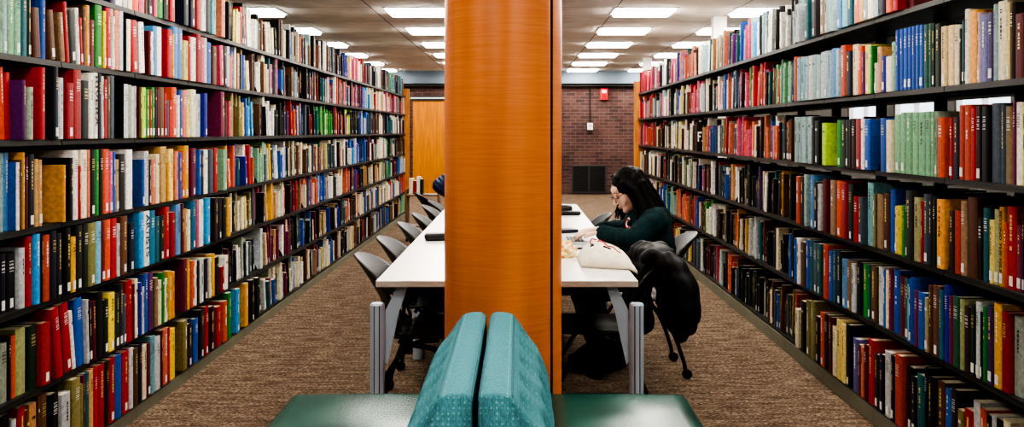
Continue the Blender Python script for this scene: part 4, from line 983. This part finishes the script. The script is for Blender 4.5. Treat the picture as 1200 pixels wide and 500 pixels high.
def person(name, J, fwd, up, label, sweater, trousers, shoe, bulk=1.0, hands=True, quilt=False):
    root = tag(empty(name, (J['pelvis'][0], J['pelvis'][1], 0)), label, 'person')
    off = Vector(root.location)
    R = frame(fwd, up); hc = Vector(J['head'])
    bm = bmesh.new()
    head_blobs(bm, hc, R)
    cap(bm, [Vector(J['neck']), hc + R @ Vector((-0.03, 0, -0.05))], [0.056, 0.050])
    cap(bm, [J['pelvis'], J['waist'], J['chest'], J['neck']], [0.115, 0.105, 0.115, 0.055])
    for s in 'LR':
        cap(bm, [J['chest'], J['sh' + s], J['el' + s], J['wr' + s]], [0.08, 0.055, 0.040, 0.026])
        cap(bm, [J['pelvis'], J['hip' + s], J['kn' + s], J['an' + s], J['he' + s]], [0.09, 0.085, 0.060, 0.040, 0.035])
        cap(bm, [J['he' + s], J['to' + s]], [0.036, 0.028])
        if hands: hand_blobs(bm, J['wr' + s], J['hd' + s], J.get('pn', (0.15, 0, 1)), J['ts' + s], 0.55)
    body = fuse(bm, 0.0042, 3)
    for v_ in body.vertices: v_.co -= off
    link('body', body, M_skin, root)
    # sweater
    bm = bmesh.new(); b = bulk
    pel, wa, ch, nk = (Vector(J[k]) for k in ('pelvis', 'waist', 'chest', 'neck'))
    cap(bm, [pel + Vector((0, 0, 0.05)), wa, ch], [0.145 * b, 0.140 * b, 0.140 * b])
    sid = (Vector(J['shL']) - Vector(J['shR'])).normalized()
    for q in (-0.07, 0.07): cap(bm, [pel + sid * q + Vector((0, 0, 0.05)), wa + sid * q, ch + sid * q * 1.2], [0.125 * b, 0.118 * b, 0.112 * b])
    cap(bm, [ch, nk - (nk - ch) * 0.15], [0.12 * b, 0.072 * b])
    for s in 'LR':
        w_ = Vector(J['wr' + s]); e_ = Vector(J['el' + s])
        cap(bm, [ch, J['sh' + s], e_, w_ + (e_ - w_).normalized() * 0.02], [0.11 * b, 0.082 * b, 0.064 * b, 0.044 * b])
        cap(bm, [Vector(J['sh' + s]), nk], [0.075 * b, 0.058 * b])
    dsp = wrinkle(0.010, 11.0)
    if quilt: dsp = lambda p: 0.006 * abs(math.sin(p.z * 60 + p.x * 60))
    sw = fuse(bm, 0.0075, 4, dsp)
    for v_ in sw.vertices: v_.co -= off
    link('sweater' if not quilt else 'padded_jacket', sw, sweater, root)
    bm = bmesh.new()
    cap(bm, [pel, pel + Vector((0, 0, 0.06))], [0.122, 0.125])
    for s in 'LR':
        cap(bm, [pel, J['hip' + s], J['kn' + s], J['an' + s]], [0.118, 0.104, 0.078, 0.060])
    tr = fuse(bm, 0.008, 4, wrinkle(0.007, 13.0, 4.0))
    for v_ in tr.vertices: v_.co -= off
    link('trousers', tr, trousers, root)
    for s in 'LR':
        bm = bmesh.new(); h_, t_ = Vector(J['he' + s]), Vector(J['to' + s]); a_ = Vector(J['an' + s])
        cap(bm, [a_ + Vector((0, 0, 0.04)), h_ + Vector((0, 0, 0.012))], [0.056, 0.050]); cap(bm, [h_, h_.lerp(t_, 0.6), t_], [0.050, 0.047, 0.038])
        me = fuse(bm, 0.006, 3)
        for v_ in me.vertices:
            v_.co.z = max(v_.co.z, 0.004); v_.co -= off
        link('boot', me, shoe, root)
    return root, R, hc, off

M_sweat = noise_mat('dark_green_knit', (24, 52, 56), (16, 38, 42), nscale=60, rough=0.9, bump=0.25, spec=0.2)
M_trous = noise_mat('black_denim', (20, 20, 24), (12, 12, 15), nscale=60, rough=0.85, spec=0.2)
M_boot = mat('black_leather', (16, 15, 15), 0.45)
J = dict(pelvis=(0.705, 5.77, 0.592), waist=(0.775, 5.77, 0.71), chest=(0.755, 5.765, 0.85), neck=(0.718, 5.762, 0.948), head=(0.636, 5.76, 1.042),
         shL=(0.768, 5.60, 0.872), elL=(0.64, 5.50, 0.775), wrL=(0.475, 5.665, 0.808), hdL=(-1, 0.30, -0.14), shR=(0.76, 5.93, 0.872), elR=(0.64, 6.02, 0.785), wrR=(0.485, 5.875, 0.808), hdR=(-1, -0.22, -0.14),
         hipL=(0.68, 5.68, 0.563), knL=(0.34, 5.65, 0.555), anL=(0.53, 5.62, 0.15), heL=(0.575, 5.62, 0.085), toL=(0.43, 5.61, 0.036),
         hipR=(0.68, 5.86, 0.563), knR=(0.34, 5.88, 0.555), anR=(0.47, 5.89, 0.12), heR=(0.49, 5.89, 0.055), toR=(0.33, 5.90, 0.036), tsL=-1, tsR=1)
fw = Vector((-1, -0.10, -0.50)); upv = Vector((-0.45, 0, 1))
wo, R, hc, off = person('person', J, fw, upv, 'person with long black hair and glasses in a dark green sweater, bent over the table', M_sweat, M_trous, M_boot)
# face: brows, lashes, lips
def part(name, bm, m, root, off, smooth=True):
    for v_ in bm.verts: v_.co -= off
    return obj(name, bm, m, root, smooth=smooth)
W = lambda *p: hc + R @ Vector(p)
bm = bmesh.new()
for s in (-1, 1): tube(bm, [W(0.087, s * 0.014, 0.018), W(0.086, s * 0.03, 0.024), W(0.074, s * 0.048, 0.018)], [0.002, 0.003, 0.0015], 6)
part('eyebrow', bm, M_hair, wo, off)
bm = bmesh.new()
for s in (-1, 1): tube(bm, [W(0.086, s * 0.017, -0.011), W(0.0875, s * 0.03, -0.014), W(0.080, s * 0.045, -0.011)], 0.0016, 6)
part('eyelash', bm, M_hair, wo, off)
bm = bmesh.new(); ell(bm, W(0.0905, 0, -0.0635), (0.006, 0.018, 0.0038), R, 2); ell(bm, W(0.088, 0, -0.073), (0.0065, 0.015, 0.0045), R, 2)
part('lips', bm, mat('lips', (186, 96, 92), 0.5), wo, off)
bm = bmesh.new()
for s in (-1, 1):
    ctr = Vector((0.100, s * 0.032, -0.012)); n_ = 28
    tube(bm, [W(ctr.x - 0.004 * (math.cos(2 * PI * k / n_) ** 2), ctr.y + 0.024 * math.cos(2 * PI * k / n_), ctr.z + 0.021 * math.sin(2 * PI * k / n_)) for k in range(n_ + 1)], 0.0016, 6)
    tube(bm, [W(0.096, s * 0.056, -0.006), W(0.05, s * 0.074, 0.0), W(-0.01, s * 0.079, -0.002)], 0.0017, 6)
tube(bm, [W(0.101, -0.008, -0.009), W(0.104, 0, -0.006), W(0.101, 0.008, -0.009)], 0.0016, 6)
gl = part('glasses', bm, mat('thin_bronze_wire', (70, 46, 40), 0.3, 0.8), wo, off)
M_lens = mat('spectacle_lens', (240, 245, 250), 0.05, spec=0.1); M_lens.node_tree.nodes['Principled BSDF'].inputs['Alpha'].default_value = 0.06
for s in (-1, 1):
    bm = bmesh.new(); n_ = 24
    bm.faces.new([bm.verts.new(W(0.099, s * 0.032 + 0.023 * math.cos(2 * PI * k / n_), -0.012 + 0.020 * math.sin(2 * PI * k / n_))) for k in range(n_)])
    for v_ in bm.verts: v_.co -= off
    obj('lens', bm, M_lens, gl)
# hair: base volume plus long strands from a parting
bm = bmesh.new()
ell(bm, W(-0.026, 0, 0.036), (0.104, 0.088, 0.096), R); ell(bm, W(-0.055, 0, 0.0), (0.078, 0.090, 0.10), R)
cap(bm, [W(0.02, 0.072, 0.05), W(-0.02, 0.088, -0.02), Vector((0.705, 5.66, 0.93)), Vector((0.715, 5.64, 0.865)), Vector((0.705, 5.62, 0.81))], [0.026, 0.036, 0.050, 0.042, 0.022])
cap(bm, [W(-0.06, 0.07, 0.0), Vector((0.755, 5.67, 0.955)), Vector((0.775, 5.64, 0.90)), Vector((0.76, 5.62, 0.845))], [0.05, 0.052, 0.040, 0.022])
cap(bm, [W(-0.07, 0.0, 0.0), Vector((0.765, 5.76, 0.985)), Vector((0.82, 5.74, 0.93))], [0.07, 0.062, 0.040])
cap(bm, [W(0.02, -0.072, 0.045), W(0.0, -0.082, -0.03), Vector((0.635, 5.86, 0.93)), Vector((0.615, 5.87, 0.87))], [0.024, 0.026, 0.024, 0.012])
hme = fuse(bm, 0.006, 5, lambda p: 0.003 * noise.noise(Vector((p.x * 70, p.y * 70, p.z * 8))))
for v_ in hme.vertices: v_.co -= off
hair = link('hair', hme, M_hair, wo)
bm = bmesh.new(); rnd = random.Random(5)
def strand(p, r0): tube(bm, smooth_path(p, 5), [r0 * (1 - 0.75 * (k / (5 * (len(p) - 1))) ** 2) for k in range(5 * (len(p) - 1) + 1)], 5)
for k in range(120):       # near side curtain
    q = rnd.random(); e = rnd.uniform(-0.5, 0.5)
    a0 = W(0.058 - 0.15 * q, 0.012, 0.118 - 0.03 * abs(q - 0.4)); a1 = W(0.062 - 0.15 * q, 0.074, 0.065); a2 = W(0.03 - 0.125 * q, 0.100, -0.02)
    a3 = Vector((0.668 + 0.115 * q, 5.625 + e * 0.03, 0.915 + 0.02 * q)); a4 = Vector((0.665 + 0.125 * q + e * 0.01, 5.60 + e * 0.03, 0.80 + 0.07 * rnd.random() + 0.03 * q))
    strand([a0, a1, a2, a3, a4], 0.0042)
for k in range(46):        # far side, falling in front of the face edge
    q = rnd.random(); e = rnd.uniform(-0.5, 0.5)
    strand([W(0.05 - 0.10 * q, -0.012, 0.114), W(0.052 - 0.11 * q, -0.066, 0.06), W(0.046 - 0.1 * q, -0.084, -0.03), Vector((0.578 + 0.07 * q, 5.855 + e * 0.03, 0.93)), Vector((0.566 + 0.07 * q + e * 0.02, 5.86 + e * 0.03, 0.855 + 0.05 * rnd.random()))], 0.0036)
for v_ in bm.verts: v_.co -= off
obj('hair_strand', bm, M_hair, hair, smooth=True)
# emblem on the sweater chest
swm = [c for c in wo.children if c.name.startswith('sweater')][0]
bv = BVHTree.FromPolygons([v_.co.copy() for v_ in swm.data.vertices], [tuple(p.vertices) for p in swm.data.polygons])
o_ = Vector((0, 0, EYE)); tgt = Vector((0.628, 5.68, 0.856)); dr = (tgt - o_).normalized()
h = bv.ray_cast(o_ - off, dr); pc, pn = h[0], h[1]
if pn.dot(dr) > 0: pn = -pn
tu = Vector((0, 0, 1)) - pn * pn.z; tu.normalize(); tw = tu.cross(pn)
def emblem(name, pts, m, lift, r_):
    bm = bmesh.new(); out = []
    for a_, b_ in pts:
        q = bv.find_nearest(pc + tw * a_ + tu * b_); out.append(q[0] + pn * lift)
    tube(bm, out, r_, 6); obj(name, bm, m, swm)
arc = [(0.020 * math.cos(PI * (0.25 + 1.5 * k / 14)), 0.027 * math.sin(PI * (0.25 + 1.5 * k / 14))) for k in range(15)]
emblem('chest_emblem', arc, M_label, 0.0015, 0.0085); emblem('chest_emblem', arc, M_redp, 0.006, 0.0055)

# second person, mostly hidden behind the column
M_navy = noise_mat('navy_quilted_nylon', (22, 30, 66), (34, 46, 92), (1, 1, 30), 3, 0.4)
dx, dy = -0.56, 9.42
J2 = dict(pelvis=(dx, dy, 0.575), waist=(dx + 0.03, dy, 0.70), chest=(dx + 0.10, dy, 0.93), neck=(dx + 0.16, dy, 1.08), head=(dx + 0.235, dy, 1.19),
          shL=(dx + 0.10, dy + 0.18, 1.02), elL=(dx - 0.06, dy + 0.22, 0.82), wrL=(dx + 0.20, dy + 0.12, 0.72), hdL=(1, -0.3, -0.2), shR=(dx + 0.08, dy - 0.18, 1.04), elR=(dx - 0.165, dy - 0.24, 0.885), wrR=(dx + 0.08, dy - 0.16, 0.68), hdR=(1, 0.3, -0.2),
          hipL=(dx + 0.04, dy + 0.09, 0.563), knL=(dx + 0.44, dy + 0.12, 0.55), anL=(dx + 0.40, dy + 0.12, 0.12), heL=(dx + 0.38, dy + 0.12, 0.055), toL=(dx + 0.54, dy + 0.13, 0.036),
          hipR=(dx + 0.04, dy - 0.09, 0.563), knR=(dx + 0.44, dy - 0.12, 0.55), anR=(dx + 0.40, dy - 0.12, 0.12), heR=(dx + 0.38, dy - 0.12, 0.055), toR=(dx + 0.54, dy - 0.13, 0.036), tsL=1, tsR=-1)
p2, R, hc, off = person('person', J2, (1, 0, -0.35), (0.3, 0, 1), 'person in a navy padded jacket, mostly hidden behind the orange column', M_navy, M_trous, M_boot, bulk=1.0, quilt=True)
W = lambda *p: hc + R @ Vector(p)
bm = bmesh.new(); ell(bm, W(-0.024, 0, 0.036), (0.104, 0.086, 0.094), R); ell(bm, W(-0.05, 0, -0.01), (0.072, 0.082, 0.07), R)
hme = fuse(bm, 0.007, 4)
for v_ in hme.vertices: v_.co -= off
link('hair', hme, M_hair, p2)

# ------------------------------------------------------------------ coat over the near right chair
M_coat = noise_mat('black_nylon_coat', (15, 17, 22), (9, 10, 13), nscale=30, rough=0.55, spec=0.35)
ct = tag(empty('coat', (0.75, 4.86, 0.3)), 'black padded coat hanging over the back of the near right chair', 'coat')
off = Vector(ct.location)
bm = bmesh.new()
for k in range(12):
    y = 4.67 + 0.38 * k / 11; bow = 0.07 * ((k - 5.5) / 5.5) ** 2
    cap(bm, [(0.735 - bow, y, 0.785), (0.772 - bow, y, 0.70), (0.785 - bow * 0.6, y, 0.58), (0.775 - bow * 0.3, y, 0.49), (0.765, y, 0.43)], [0.034, 0.040, 0.050, 0.05, 0.042])
    cap(bm, [(0.66 - bow, y, 0.785), (0.70 - bow, y, 0.80), (0.738 - bow, y, 0.785)], [0.026, 0.032, 0.034])
    if 1 < k: cap(bm, [(0.66 - bow, y, 0.785), (0.635 - bow, y, 0.70), (0.625 - bow, y, 0.58), (0.635 - bow, y, 0.44)], [0.024, 0.026, 0.030, 0.030])
cap(bm, [(0.665, 4.74, 0.785), (0.66, 4.86, 0.795), (0.665, 4.98, 0.785)], [0.036, 0.040, 0.036])
cap(bm, [(0.71, 4.65, 0.785), (0.750, 4.62, 0.72), (0.778, 4.61, 0.64), (0.788, 4.605, 0.57), (0.788, 4.605, 0.525)], [0.042, 0.056, 0.066, 0.064, 0.056])
cap(bm, [(0.72, 5.06, 0.78), (0.765, 5.08, 0.66), (0.775, 5.08, 0.56), (0.775, 5.07, 0.50)], [0.050, 0.058, 0.056, 0.05])
fold = lambda p: 0.0035 * math.sin(p.z * 60 + 4 * noise.noise(p * 5)) + 0.005 * noise.noise(p * 9)
me = fuse(bm, 0.0075, 4, fold)
for v_ in me.vertices: v_.co -= off - Vector((0.0, 0, 0))
link('coat_shell', me, M_coat, ct)
bm = bmesh.new()
cap(bm, [(0.788, 4.605, 0.505), (0.788, 4.605, 0.478)], [0.045, 0.043]); me = fuse(bm, 0.006, 2)
for v_ in me.vertices: v_.co -= off - Vector((0.0, 0, 0))
link('cuff', me, mat('ribbed_cuff', (10, 10, 12), 0.9), ct)
# ------------------------------------------------------------------ metal bookends on the shelves
def gap_after(key, code_prev, d_min):
    c_ = [b for b in books if b.key == key]; c_.sort(key=lambda b: b.d)
    for a_, b_ in zip(c_, c_[1:]):
        if a_.d > d_min and b_.d - (a_.d + a_.t) > 0.006: return a_.d + a_.t + 0.002
    return None
for key, dm, lab in (('LB', 5.3, 'grey metal bookend on the left bookcases, third shelf down'), ('LF', 4.8, 'grey metal bookend on the bottom shelf of the left bookcases')):
    y = gap_after(key, None, dm)
    if y: bookend(-XL - 0.0 + 0.02, y, ZL[key[1]] + 0.0005, -1, lab)

# ------------------------------------------------------------------ camera, world, colour
cam = bpy.data.cameras.new('camera'); co = bpy.data.objects.new('camera', cam); C.objects.link(co)
co.location = (0, 0, EYE); co.rotation_euler = (PI / 2, 0, 0)
cam.sensor_fit = 'HORIZONTAL'; cam.sensor_width = 36.0; cam.lens = F / 1200 * 36.0
cam.shift_x = -7 / 1200; cam.shift_y = -96 / 1200; cam.clip_start = 0.05
S.camera = co
w = bpy.data.worlds.new('world'); S.world = w; w.use_nodes = True
w.node_tree.nodes['Background'].inputs['Color'].default_value = (0.9, 0.95, 1.0, 1)
w.node_tree.nodes['Background'].inputs['Strength'].default_value = AMB
S.view_settings.view_transform = VIEW; S.view_settings.look = LOOK; S.view_settings.exposure = EXPO
try:
    S.cycles.use_denoising = True; S.cycles.max_bounces = 8; S.cycles.diffuse_bounces = 4
except Exception: pass
